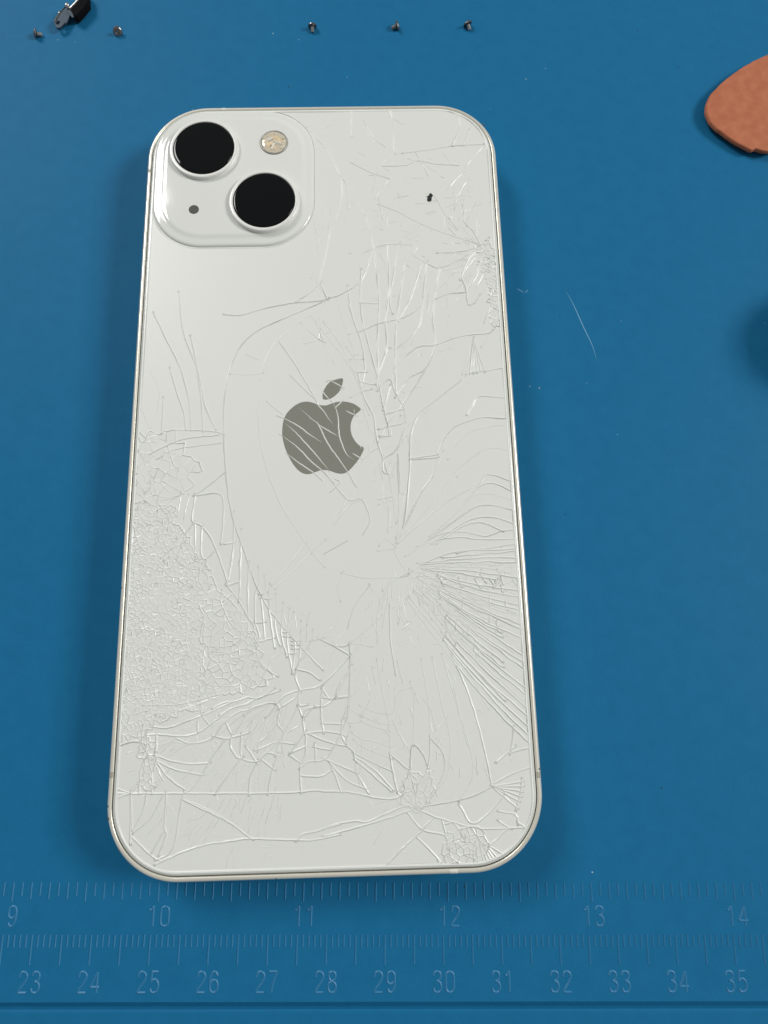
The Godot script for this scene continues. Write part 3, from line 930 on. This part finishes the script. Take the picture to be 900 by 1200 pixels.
	crack([-23.0, -9.8, -20.4, -7.8, -18.0, -5.8])
	crack([-24.3, -9.8, -25.0, -14.1])
	crack([-25.7, -9.5, -26.2, -13.6])
	crack([-31.1, -7.1, -29.1, -7.2, -27.0, -8.6])
	crack([-29.1, -10.8, -26.5, -10.0])
	crack([-34.1, 2.5, -32.0, 1.1, -27.6, 2.4, -22.6, 2.3, -19.4, 1.9, -18.5, 1.5])
	crack([-23.3, -15.0, -24.9, -17.6, -26.0, -21.6])
	crack([-23.0, -15.2, -22.8, -20.8])
	crack([-21.7, -15.9, -21.7, -20.4, -20.3, -23.4])
	crack([-21.3, -22.1, -19.2, -20.0])
	crack([-17.5, -18.9, -16.2, -18.7])
	crack([-32.0, 1.3, -32.7, -2.9, -31.4, -6.2, -31.0, -9.4, -29.1, -12.2, -27.7, -14.0, -27.8, -15.8])
	crack([-31.6, -2.0, -29.2, -0.7, -25.7, 0.7, -19.4, 1.3])
	crack([-28.5, -0.7, -27.3, -4.0, -26.3, -5.2])
	crack([-30.4, -3.0, -26.9, -1.2, -18.9, -0.2])
	crack([-24.9, -18.5, -26.6, -19.4, -28.6, -21.1])
	crack([-26.0, -21.6, -24.2, -22.9, -20.8, -23.9, -20.2, -26.5])
	crack([14.7, -24.8, 13.0, -22.2, 12.4, -20.0, 12.9, -18.2, 13.5, -14.2, 13.5, -7.3, 13.6, -2.7])
	crack([12.9, -18.2, 14.3, -15.6, 14.9, -12.0, 15.8, -4.1])
	crack([12.9, -18.7, 15.0, -15.1, 17.4, -10.6, 20.2, -6.5, 21.8, -2.8])
	crack([13.6, -18.2, 17.7, -14.3, 21.0, -10.7, 23.8, -6.6, 28.1, -3.4])
	crack([13.1, -19.5, 18.6, -14.8, 22.2, -12.1, 26.4, -9.9])
	crack([20.7, -17.0, 24.9, -13.1, 28.2, -9.0, 29.9, -7.2, 34.5, -8.7])
	crack([18.9, -18.3, 23.9, -14.0, 27.7, -9.9, 30.5, -8.9, 34.6, -10.8])
	crack([19.8, -17.9, 24.8, -14.4, 26.7, -11.3, 30.3, -10.9, 34.5, -12.4])
	crack([18.9, -18.8, 23.9, -15.3, 27.5, -13.1, 30.7, -13.0, 34.6, -14.2])
	crack([19.3, -19.7, 23.8, -16.7, 27.4, -15.2, 31.0, -15.3, 34.9, -16.9])
	crack([20.1, -19.7, 24.7, -16.7, 28.3, -16.1, 31.7, -17.7])
	crack([16.6, -20.1, 21.1, -17.9, 25.5, -17.8, 28.6, -18.6, 31.7, -17.7, 34.8, -17.6])
	crack([14.4, -21.8, 18.8, -19.5, 23.7, -18.7, 28.1, -19.2, 34.7, -19.2])
	crack([15.6, -24.4, 19.6, -22.3, 24.5, -21.1, 30.6, -21.1, 34.8, -20.9])
	crack([3.2, -24.6, 6.9, -25.5, 10.8, -25.6, 14.5, -25.3, 14.9, -24.4])
	crack([3.2, -24.6, 2.2, -27.1, 2.7, -29.3])
	crack([7.9, -26.8, 5.9, -29.3, 4.6, -31.9, 4.0, -33.9])
	crack([-0.0, -21.0, 3.9, -18.9])
	crack([0.1, -6.1, 4.2, -11.3, 6.7, -11.3, 8.2, -15.0, 7.0, -17.6])
	crack([1.8, -15.7, 4.4, -12.6, 6.7, -11.3])
	crack([2.7, -13.9, 4.9, -10.4])
	crack([9.0, -36.1, 9.1, -32.0, 9.8, -29.9, 7.9, -26.8])
	crack([11.3, -30.3, 11.3, -36.2, 12.0, -42.0])
	crack([15.8, -4.1, 20.8, -3.8])
	crack([10.7, -3.5, 10.8, -6.3, 12.1, -6.8])
	crack([9.8, -11.4, 12.0, -11.0])
	crack([10.0, -12.3, 12.2, -11.7])
	crack([9.8, -19.7, 10.9, -18.6, 12.4, -20.0])
	crack([9.6, -20.8, 12.4, -20.4])
	crack([14.7, -24.8, 12.1, -26.1, 10.3, -27.7])
	crack([14.3, -29.6, 13.2, -31.2, 12.7, -33.3])
	crack([14.8, -33.4, 13.5, -34.4])
	crack([16.5, -39.9, 17.3, -45.9, 17.5, -51.9, 16.9, -56.9, 15.2, -59.5, 14.6, -62.8])
	crack([18.4, -39.9, 19.8, -47.6, 20.8, -52.7, 20.1, -58.1, 18.4, -60.3, 15.8, -63.1])
	crack([20.1, -39.1, 22.3, -47.7, 24.0, -54.0, 24.2, -58.6, 21.9, -62.1])
	crack([21.8, -39.2, 24.4, -46.1, 26.1, -52.9, 27.2, -59.4, 27.3, -60.2])
	crack([-0.2, -60.2, 4.2, -60.5, 8.2, -61.4, 11.1, -61.6, 12.7, -60.9])
	crack([-0.2, -65.8, 2.2, -65.1, 5.0, -64.8, 6.6, -65.0, 9.4, -64.0, 13.0, -62.8, 14.6, -63.2])
	crack([-0.2, -66.9, 6.6, -65.4, 13.0, -63.7, 14.6, -63.2])
	crack([12.7, -60.9, 14.6, -63.0, 17.4, -64.4, 20.6, -65.4, 23.7, -66.3, 27.3, -66.6, 33.8, -66.5])
	crack([14.6, -63.2, 17.5, -62.7, 20.7, -62.3, 24.0, -61.6, 27.3, -60.2, 28.2, -59.5, 30.7, -58.4, 34.5, -57.2])
	crack([13.4, -63.9, 15.7, -66.4, 19.3, -67.4, 19.6, -69.2])
	crack([15.7, -66.4, 11.6, -69.7, 8.8, -72.4])
	crack([14.9, -67.7, 16.8, -69.5, 19.1, -72.1])
	crack([17.4, -64.8, 15.7, -66.2])
	crack([27.3, -60.2, 29.3, -61.4, 24.2, -65.7, 21.9, -63.0])
	crack([27.3, -60.2, 31.2, -63.5])
	crack([27.5, -60.2, 32.2, -59.6])
	crack([27.5, -60.2, 32.2, -60.3])
	crack([27.5, -60.2, 32.0, -61.1])
	crack([27.5, -60.2, 31.8, -61.8])
	crack([27.5, -60.3, 31.5, -62.5])
	crack([32.3, -59.4, 31.9, -61.5, 31.1, -63.7])
	crack([28.3, -64.0, 30.9, -64.6, 31.2, -65.9])
	crack([28.2, -65.5, 29.9, -66.6])
	crack([31.4, -65.9, 32.2, -66.4])
	crack([23.7, -66.4, 25.2, -68.7, 26.8, -69.4, 29.8, -71.2])
	crack([29.3, -66.8, 26.2, -69.2])
	crack([25.2, -68.7, 27.0, -72.3])
	crack([25.8, -68.9, 28.2, -71.7])
	crack([10.8, -54.8, 13.8, -57.2, 14.1, -55.6, 14.6, -53.3, 16.2, -54.9, 16.9, -56.9])
	crack([17.5, -52.3, 19.4, -54.6, 19.7, -57.3, 18.4, -59.9])
	crack([13.8, -57.2, 12.7, -60.9])
	crack([11.9, -60.5, 13.8, -57.9])
	crack([14.0, -57.9, 14.7, -61.0])
	crack([17.7, -57.7, 15.9, -61.0])
	crack([18.4, -59.9, 17.1, -62.2])
	crack([4.3, -42.0, 4.0, -47.6, 2.7, -51.1, 3.3, -52.7])
	crack([-0.1, -45.5, 1.5, -45.7, 4.0, -45.4])
	crack([1.5, -45.7, 3.2, -42.8, 4.5, -40.4])
	crack([14.5, -43.5, 15.0, -45.9, 14.6, -53.3])
	crack([10.0, -48.3, 11.4, -48.2, 12.4, -45.0, 14.3, -44.3])
	crack([30.7, -55.1, 31.6, -51.1])
	crack([30.7, -55.1, 32.6, -54.6, 34.7, -54.3])
	crack([28.4, -56.4, 31.4, -54.2])
	crack([8.9, -39.7, 9.8, -45.3, 10.6, -49.7, 10.8, -55.6, 11.9, -60.9, 12.7, -61.1])
	crack([-35.3, -59.5, -33.7, -59.6, -26.5, -59.8, -21.7, -59.9, -15.3, -60.1, -9.6, -60.2, -4.8, -60.2, -1.6, -60.0, -0.1, -60.2])
	crack([-16.7, -51.8, -19.0, -54.9, -20.2, -57.1, -21.7, -59.0, -22.9, -59.8])
	crack([-13.8, -54.6, -15.4, -56.5, -17.9, -60.0])
	crack([-11.3, -55.5, -12.3, -57.7, -12.5, -60.2])
	crack([-7.9, -54.4, -8.9, -57.4, -9.4, -60.2])
	crack([-28.0, -53.9, -25.1, -54.9, -21.9, -55.4, -19.2, -55.3])
	crack([-28.0, -54.6, -24.6, -56.2, -20.2, -57.1])
	crack([-28.0, -54.6, -25.8, -57.3, -22.9, -59.3])
	crack([-28.1, -55.0, -26.6, -57.7])
	crack([-13.9, -51.1, -13.8, -54.6, -11.3, -55.3, -10.1, -54.3, -8.1, -52.5])
	crack([-15.5, -51.1, -15.7, -52.7, -14.6, -54.6, -13.8, -54.6])
	crack([-13.0, -53.1, -11.3, -55.5])
	crack([-29.4, -53.8, -30.3, -56.1, -30.3, -59.5])
	crack([-29.2, -54.2, -28.4, -56.9, -28.3, -59.5])
	crack([-30.3, -49.5, -30.3, -51.9, -29.2, -53.8, -28.0, -54.6])
	crack([-34.2, -52.3, -31.8, -51.6, -30.3, -51.9])
	crack([-28.0, -50.8, -28.0, -53.9])
	crack([-31.7, -59.8, -31.2, -65.0])
	crack([-23.0, -60.8, -20.4, -61.8, -16.4, -63.8])
	crack([-31.7, -59.6, -31.3, -67.0])
	crack([-29.1, -59.8, -29.5, -62.2, -31.0, -65.0])
	crack([-26.3, -59.9, -28.3, -63.4, -30.9, -65.5])
	crack([-25.9, -59.9, -26.0, -64.9, -25.6, -65.7, -26.6, -68.9])
	crack([-26.0, -65.5, -27.8, -68.5])
	crack([-23.1, -59.8, -23.7, -63.1, -24.2, -67.2, -25.3, -68.9, -27.0, -69.6])
	crack([-23.0, -60.9, -19.6, -62.5, -15.5, -64.5, -11.9, -67.0])
	crack([-27.1, -70.3, -26.4, -70.0, -22.9, -68.6, -19.4, -67.7, -15.1, -67.2, -11.9, -67.0, -4.4, -67.4, -1.6, -67.4, 2.0, -66.8])
	crack([-4.6, -67.4, -3.6, -66.5, -1.6, -66.2, 2.0, -65.3])
	crack([-31.1, -66.2, -27.6, -69.2, -26.4, -69.8])
	crack([-35.0, -58.6, -31.7, -59.6])
	crack([-34.4, -60.4, -31.7, -59.6])
	crack([-1.0, -35.7, 1.4, -36.9, 2.7, -37.1, 4.3, -36.7, 7.3, -34.4, 9.7, -32.2])
	crack([-11.6, -23.4, -11.4, -25.8, -12.1, -28.4, -12.0, -32.8])
	crack([-10.5, -24.9, -10.2, -27.0, -11.0, -28.4, -10.7, -31.4, -10.3, -35.4])
	crack([-9.6, -26.4, -9.7, -29.1, -9.3, -32.6, -8.9, -35.2, -8.6, -36.9])
	crack([-8.5, -28.2, -8.3, -30.3, -8.6, -32.9, -8.1, -35.5, -7.7, -36.6])
	crack([-7.2, -29.7, -7.4, -32.0, -7.4, -35.2, -6.5, -38.4])
	crack([-6.1, -30.8, -6.4, -33.8, -6.4, -36.7, -5.6, -40.7])
	crack([-5.4, -31.4, -5.8, -34.4, -5.1, -36.7, -5.5, -41.2])
	crack([-4.1, -32.9, -4.2, -36.7, -4.3, -39.0])
	crack([-2.1, -34.5, -2.3, -36.1, -3.9, -38.5, -4.8, -40.7, -5.0, -42.1, -4.2, -44.2])
	crack([-2.3, -36.1, -0.5, -35.7])
	crack([-3.2, -33.6, -4.0, -34.4])
	crack([-14.9, -22.4, -14.8, -26.3, -14.9, -28.9])
	crack([-13.2, -22.4, -13.4, -26.3, -13.2, -31.6])
	crack([-17.0, -26.2, -14.9, -28.9, -12.9, -32.2, -12.0, -32.8, -10.4, -32.7])
	crack([-16.9, -26.2, -15.1, -25.7])
	crack([-4.6, -40.8, -2.7, -41.3, -1.0, -42.5])
	crack([-8.2, -46.2, -6.5, -44.8, -4.4, -44.2, -1.6, -43.8, 0.2, -42.8, 2.2, -40.9, 4.3, -38.7])
	crack([4.3, -38.7, 4.3, -36.7])
	crack([1.4, -36.9, 4.0, -38.5])
	crack([4.3, -36.7, 5.8, -36.8, 7.8, -37.3])
	crack([4.0, -40.9, 2.6, -43.1, 1.9, -45.3, 3.9, -45.4])
	crack([1.9, -45.3, 1.0, -45.9, -0.4, -44.2])
	crack([-0.4, -43.9, -0.7, -46.1, -0.7, -48.5])
	crack([4.3, -38.7, 3.9, -47.3, 3.1, -48.9])
	crack([-4.4, -44.3, -4.4, -46.5, -3.3, -46.6])
	crack([-11.8, -36.1, -8.9, -35.5])
	crack([-8.0, -36.6, -7.4, -37.8, -9.1, -38.9, -9.4, -40.6, -8.2, -41.2])
	crack([-7.0, -34.5, -6.4, -34.5])
	crack([-7.0, -35.2, -6.2, -35.3])
	crack([-5.4, -36.0, -4.3, -36.0])
	crack([-5.4, -36.7, -4.3, -36.7])
	crack([-5.3, -37.3, -4.5, -37.3])
	crack([-6.4, -38.1, -5.3, -38.1])
	crack([-11.2, -27.9, -10.2, -27.7])
	crack([-10.9, -28.6, -9.7, -28.8])
	crack([-12.0, -32.8, -11.2, -35.1, -11.8, -36.5, -11.4, -38.8, -10.5, -40.3, -8.2, -41.7])
	crack([-13.6, -31.3, -12.1, -33.7, -13.3, -34.8, -15.3, -36.2])
	crack([-15.4, -31.3, -14.2, -33.6, -13.9, -34.5])
	crack([-17.5, -28.9, -16.1, -27.7])
	crack([-17.9, -27.1, -17.8, -29.5, -16.2, -32.7, -15.3, -33.6])
	crack([-18.7, -46.7, -17.0, -45.9, -15.0, -45.7, -13.1, -45.1, -11.0, -45.3, -8.8, -43.9])
	crack([-17.5, -47.8, -15.6, -46.8, -13.6, -46.3, -11.3, -45.3, -7.9, -44.2])
	crack([-13.3, -47.9, -11.6, -46.6, -8.2, -46.2, -9.8, -48.3])
	crack([-7.6, -47.0, -5.0, -45.4, -4.4, -44.3])
	crack([-8.2, -46.2, -7.6, -47.0, -7.9, -48.4])
	crack([-2.1, -47.1, -3.6, -48.5, -4.4, -47.1])
	crack([-2.1, -47.1, -0.1, -46.8, 1.9, -45.5])
	crack([-28.8, -49.4, -26.1, -49.6, -23.6, -48.8, -20.8, -47.9, -18.1, -46.8, -15.6, -45.8])
	crack([-30.0, -50.8, -28.0, -50.6, -25.5, -50.9, -23.0, -51.0, -20.7, -50.3, -18.0, -48.5, -15.6, -46.8, -13.0, -46.2])
	crack([-24.5, -51.4, -22.4, -52.2, -20.4, -52.0, -18.5, -51.1, -17.0, -49.2, -14.8, -47.6, -13.0, -47.1])
	crack([-28.2, -47.7, -25.2, -47.1, -22.7, -46.4, -19.4, -45.3, -16.1, -44.4, -13.1, -43.9])
	crack([-30.5, -45.9, -27.5, -46.0, -24.5, -45.9, -21.7, -45.4, -18.2, -44.6])
	crack([-20.9, -46.4, -20.6, -47.7, -19.5, -49.1])
	crack([-20.6, -47.7, -21.2, -48.6, -21.2, -50.3])
	crack([-18.5, -51.1, -16.4, -51.6, -14.4, -51.2, -12.9, -50.8])
	crack([-16.5, -49.2, -15.2, -50.9, -13.0, -47.6])
	crack([-34.2, -52.3, -32.5, -51.7, -30.7, -51.5, -30.0, -50.8])
	crack([-28.0, -50.7, -27.9, -53.2])
	crack([-29.6, -50.5, -29.5, -53.2])
	crack([-3.4, -51.1, -3.7, -48.9, -3.2, -47.4, -2.2, -47.0, -0.6, -46.8])
	crack([-4.5, -46.9, -3.7, -48.7])
	crack([-3.4, -50.9, -5.7, -54.1])
	crack([-3.2, -51.3, -3.3, -54.4, -4.1, -56.0, -4.0, -60.1])
	crack([-2.9, -51.1, -0.4, -50.9, 2.1, -51.2, 3.4, -51.7])
	crack([-2.9, -51.2, -0.7, -52.1, 1.6, -52.9, 3.1, -53.2])
	crack([-3.9, -57.7, -1.7, -57.9, -0.2, -57.7, 0.8, -57.1])
	crack([-4.1, -56.5, -2.9, -55.6, -1.2, -55.5, 0.1, -55.0, 1.6, -53.1, 2.4, -51.7])
	crack([-0.4, -49.6, 2.6, -49.8])
	crack([-0.6, -45.8, -0.7, -48.2, -0.3, -50.9])
	crack([3.7, -47.4, 2.9, -49.1, 2.6, -51.2])
	crack([-1.7, -53.0, -1.6, -55.2])
	crack([-1.7, -53.3, 0.6, -53.8])
	crack([-0.2, -55.2, 2.1, -56.2, 5.1, -57.5])
	crack([0.8, -55.9, 3.5, -58.6, 6.4, -59.9])
	crack([0.8, -55.9, 1.8, -58.3, 2.5, -60.2])
	crack([5.1, -57.5, 7.0, -60.6])
	crack([6.0, -47.0, 8.3, -48.0, 10.2, -48.4])
	crack([6.0, -48.4, 8.0, -49.4, 10.4, -50.1])
	crack([6.2, -49.5, 8.2, -50.4, 10.5, -51.1])
	crack([4.6, -51.3, 6.1, -52.3, 7.9, -52.6, 10.5, -53.6])
	crack([4.9, -52.5, 6.6, -53.7, 8.6, -54.5, 10.8, -55.4])
	crack([4.8, -54.4, 7.1, -55.6, 10.9, -57.4])
	crack([5.0, -55.0, 7.6, -56.8, 9.3, -58.3, 11.0, -60.2])
	crack([5.0, -55.6, 7.1, -57.3, 10.7, -60.4])
	crack([4.2, -47.4, 6.0, -48.7])
	crack([4.1, -50.5, 3.4, -52.9, 4.6, -54.1, 5.0, -55.6])
	crack([4.2, -49.7, 5.9, -49.5])
	crack([-8.0, -49.3, -9.7, -51.4, -11.0, -52.3, -11.2, -53.5])
	crack([-4.7, -47.2, -7.5, -52.2, -8.2, -54.3])
	crack([-7.5, -47.1, -7.9, -49.3, -7.0, -50.7])
	crack([-5.7, -54.1, -3.4, -53.2])
	crack([-11.5, -53.5, -10.0, -53.0, -8.2, -52.4, -5.5, -52.7])
	crack([-10.9, -54.9, -9.5, -54.0, -8.2, -54.3])
	crack([-10.3, -55.2, -8.4, -56.6])
	crack([-4.0, -49.6, -6.0, -50.8])
	crack([-5.7, -54.6, -4.2, -55.6])
	crack([19.0, -65.4, 19.5, -67.8, 19.9, -69.4])
	crack([19.6, -65.6, 20.9, -65.6, 22.7, -68.5])
	crack([21.7, -66.5, 22.8, -66.5, 22.5, -68.1])
	crack([19.9, -68.4, 22.1, -67.6])
	crack([20.1, -69.8, 22.5, -68.7])
	crack([20.1, -69.6, 19.4, -70.3, 18.3, -71.8, 17.4, -72.6])
	crack([19.4, -70.3, 21.0, -71.3, 21.6, -72.5])
	crack([22.7, -68.5, 23.8, -68.7, 23.7, -70.3, 23.8, -72.2])
	crack([24.2, -68.7, 24.4, -71.8])
	crack([24.8, -68.7, 25.3, -71.9])
	crack([25.5, -68.9, 27.4, -71.7])
	crack([23.6, -72.0, 25.9, -71.7])
	crack([22.4, -70.2, 23.5, -70.2])
	crack([19.1, -70.9, 19.7, -72.5])
	crack([18.1, -71.3, 18.4, -72.4])
	crack([22.7, -67.7, 24.3, -67.3, 24.9, -68.3])
	crack([23.7, -21.5, 24.9, -21.2, 26.1, -21.0, 27.3, -20.9, 28.5, -20.8, 29.7, -20.7, 30.8, -20.5, 32.0, -20.3, 33.2, -20.2, 34.4, -20.1])
	crack([21.0, -22.2, 22.5, -22.2, 24.0, -22.0, 25.5, -21.8, 27.0, -21.9, 28.5, -21.6, 29.9, -21.6, 31.4, -21.6, 32.9, -21.4, 34.4, -21.3])
	crack([16.5, -23.1, 18.5, -23.0, 20.5, -22.9, 22.5, -22.6, 24.5, -22.6, 26.5, -22.5, 28.5, -22.4, 30.5, -22.4, 32.5, -22.5, 34.4, -22.6])
	crack([17.2, -23.4, 19.1, -23.3, 21.0, -23.2, 23.0, -23.2, 24.9, -23.1, 26.8, -23.3, 28.7, -23.1, 30.6, -23.3, 32.5, -23.4, 34.5, -23.4])
	crack([17.1, -23.5, 18.5, -23.8, 20.0, -23.7, 21.4, -23.8, 22.9, -24.0, 24.3, -24.0, 25.8, -24.0, 27.2, -24.1, 28.7, -24.3, 30.1, -24.5])
	crack([17.4, -24.1, 19.3, -24.1, 21.2, -24.3, 23.1, -24.5, 25.0, -24.6, 26.9, -24.9, 28.8, -25.3, 30.7, -25.5, 32.6, -25.9, 34.5, -26.1])
	crack([18.0, -24.2, 19.4, -24.6, 20.7, -24.7, 22.1, -24.8, 23.5, -25.0, 24.8, -25.3, 26.2, -25.6, 27.5, -25.8, 28.9, -26.1, 30.2, -26.3])
	crack([17.3, -24.2, 19.2, -24.9, 21.1, -25.7, 23.0, -26.2, 25.0, -26.7, 26.9, -27.2, 28.8, -27.5, 30.7, -27.9, 32.6, -28.1, 34.5, -28.4])
	crack([21.5, -26.1, 22.9, -26.6, 24.4, -27.1, 25.8, -27.5, 27.3, -28.1, 28.7, -28.4, 30.2, -28.7, 31.7, -29.0, 33.1, -29.3, 34.6, -29.5])
	crack([17.7, -25.3, 19.6, -26.2, 21.4, -27.0, 23.3, -27.8, 25.2, -28.4, 27.1, -29.1, 29.0, -29.6, 30.8, -30.1, 32.7, -30.6, 34.6, -31.0])
	crack([23.9, -28.5, 25.1, -28.9, 26.3, -29.4, 27.5, -29.8, 28.7, -30.2, 29.9, -30.7, 31.1, -31.0, 32.2, -31.3, 33.4, -31.6, 34.6, -32.1])
	crack([21.3, -27.9, 22.8, -28.6, 24.3, -29.3, 25.8, -30.1, 27.2, -30.7, 28.7, -31.1, 30.2, -31.7, 31.7, -32.1, 33.1, -32.5, 34.6, -32.8])
	crack([21.6, -28.3, 23.1, -29.2, 24.5, -30.0, 26.0, -30.6, 27.4, -31.3, 28.9, -32.1, 30.3, -32.7, 31.8, -33.2, 33.2, -33.9, 34.7, -34.4])
	crack([16.5, -25.8, 18.6, -27.0, 20.6, -28.2, 22.6, -29.3, 24.6, -30.4, 26.7, -31.6, 28.7, -32.4, 30.7, -33.4, 32.7, -34.4, 34.7, -35.2])
	crack([16.8, -26.1, 18.8, -27.6, 20.8, -29.1, 22.8, -30.5, 24.8, -31.9, 26.8, -33.0, 28.7, -34.1, 30.7, -35.0, 32.7, -35.9, 34.7, -36.8])
	crack([21.4, -29.9, 22.4, -30.5, 23.4, -31.2, 24.3, -32.0, 25.3, -32.5, 26.3, -33.1, 27.3, -33.8, 28.3, -34.4, 29.3, -34.8, 30.3, -35.4])
	crack([17.2, -26.5, 18.6, -27.6, 20.1, -28.9, 21.6, -30.1, 23.1, -31.2, 24.5, -32.2, 26.0, -33.4, 27.5, -34.4, 28.9, -35.3, 30.4, -36.2])
	crack([21.6, -30.5, 23.1, -31.6, 24.6, -32.8, 26.0, -34.0, 27.5, -35.1, 29.0, -35.9, 30.4, -37.0, 31.9, -38.0, 33.3, -39.0, 34.7, -39.9])
	crack([17.3, -27.8, 19.3, -29.5, 21.3, -31.3, 23.2, -32.9, 25.1, -34.5, 27.1, -35.8, 29.0, -37.2, 30.9, -38.5, 32.8, -39.8, 34.8, -40.9])
	crack([24.1, -33.7, 25.3, -34.7, 26.5, -35.9, 27.7, -36.8, 28.9, -37.7, 30.1, -38.5, 31.2, -39.6, 32.4, -40.4, 33.6, -41.3, 34.8, -42.2])
	crack([21.2, -32.2, 22.2, -33.1, 23.2, -34.1, 24.2, -35.1, 25.3, -35.9, 26.3, -37.0, 27.3, -37.8, 28.3, -38.6, 29.3, -39.4, 30.3, -40.3])
	crack([24.0, -35.6, 24.7, -36.3, 25.4, -37.0, 26.1, -37.6, 26.8, -38.4, 27.5, -38.9, 28.2, -39.4, 28.9, -40.0, 29.6, -40.8, 30.3, -41.2])
	crack([20.9, -32.7, 22.5, -34.4, 24.0, -36.0, 25.6, -37.4, 27.1, -39.0, 28.7, -40.4, 30.2, -41.7, 31.8, -43.0, 33.3, -44.2, 34.9, -45.5])
	crack([23.8, -36.6, 25.1, -37.8, 26.3, -39.1, 27.5, -40.2, 28.8, -41.4, 30.0, -42.6, 31.2, -43.5, 32.4, -44.5, 33.6, -45.6, 34.9, -46.6])
	crack([15.7, -28.3, 17.9, -30.8, 20.1, -33.4, 22.3, -35.7, 24.4, -38.0, 26.5, -40.2, 28.6, -42.3, 30.7, -44.2, 32.8, -46.3, 34.9, -48.1])
	crack([20.4, -34.1, 22.0, -36.0, 23.7, -37.9, 25.3, -39.5, 26.9, -41.3, 28.5, -42.9, 30.1, -44.4, 31.7, -45.9, 33.3, -47.4, 34.9, -48.9])
	crack([20.2, -35.3, 21.9, -37.2, 23.5, -39.2, 25.2, -41.0, 26.8, -42.6, 28.4, -44.4, 30.1, -45.8, 31.7, -47.2, 33.3, -48.7, 34.9, -50.0])
	crack([16.7, -30.3, 18.2, -32.2, 19.8, -34.2, 21.3, -36.3, 22.8, -38.2, 24.3, -40.0, 25.8, -41.7, 27.3, -43.5, 28.8, -45.0, 30.2, -46.6])
	crack([14.8, -29.1, 17.1, -32.1, 19.4, -35.0, 21.7, -37.9, 23.9, -40.6, 26.2, -43.2, 28.4, -45.6, 30.6, -47.8, 32.8, -49.9, 35.0, -52.0])
	crack([20.3, -36.3, 21.9, -38.7, 23.6, -40.9, 25.2, -42.9, 26.9, -44.7, 28.5, -46.8, 30.1, -48.5, 31.8, -50.3, 33.4, -51.8, 35.0, -53.4])
	crack([14.4, -29.5, 16.8, -33.0, 19.1, -36.2, 21.4, -39.5, 23.7, -42.3, 26.0, -45.2, 28.3, -47.7, 30.5, -50.2, 32.8, -52.4, 35.0, -54.6])
	crack([24.9, -34.5, 24.7, -35.5])
	crack([28.8, -29.6, 28.7, -30.7])
	crack([19.4, -30.1, 19.1, -31.5])
	crack([22.8, -31.6, 23.5, -31.4])
	crack([30.2, -26.4, 30.7, -25.7])
	crack([31.1, -26.0, 31.3, -27.1])
	crack([22.6, -37.0, 22.1, -38.2])
	crack([29.8, -33.8, 29.9, -35.0])
	crack([23.5, -32.2, 23.5, -33.0])
	crack([21.5, -33.2, 21.1, -33.8])
	crack([33.0, -26.2, 33.6, -27.3])
	crack([20.2, -29.5, 20.1, -30.3])
	crack([20.3, -27.1, 20.2, -28.5])
	crack([20.1, -26.1, 20.2, -27.0])
	crack([26.9, -25.6, 27.5, -24.7])
	crack([22.8, -33.5, 22.5, -34.7])
	crack([19.7, -32.2, 21.1, -32.0])
	crack([20.8, -35.5, 20.4, -36.4])
	crack([30.1, -26.8, 30.7, -26.0])
	crack([20.3, -25.9, 20.8, -27.1])
	crack([26.6, -38.3, 26.1, -39.0])
	crack([29.1, -26.3, 29.7, -27.4])
	crack([25.8, -37.4, 25.6, -38.1])
	crack([21.4, -32.1, 21.0, -32.7])
	crack([31.5, -30.5, 31.8, -31.6])
	crack([28.8, -32.3, 28.5, -33.6])
	crack([19.8, -25.3, 20.4, -24.5])
	crack([21.1, -32.4, 20.9, -33.3])
	crack([20.7, -27.2, 21.7, -26.3])
	crack([19.8, -26.7, 19.7, -27.9])
	crack([19.9, -25.3, 20.6, -26.5])
	crack([21.9, -28.7, 21.7, -29.4])
	crack([19.9, -28.4, 20.0, -29.3])
	crack([27.5, -25.5, 28.2, -26.6])
	crack([26.6, -26.5, 27.2, -27.6])
	crack([29.8, -27.6, 30.7, -26.6])
	crack([23.6, -26.3, 24.0, -27.3])
	crack([24.2, -29.8, 23.9, -31.2])
	crack([29.8, -34.7, 29.6, -35.4])
	crack([31.0, -27.6, 31.1, -28.3])
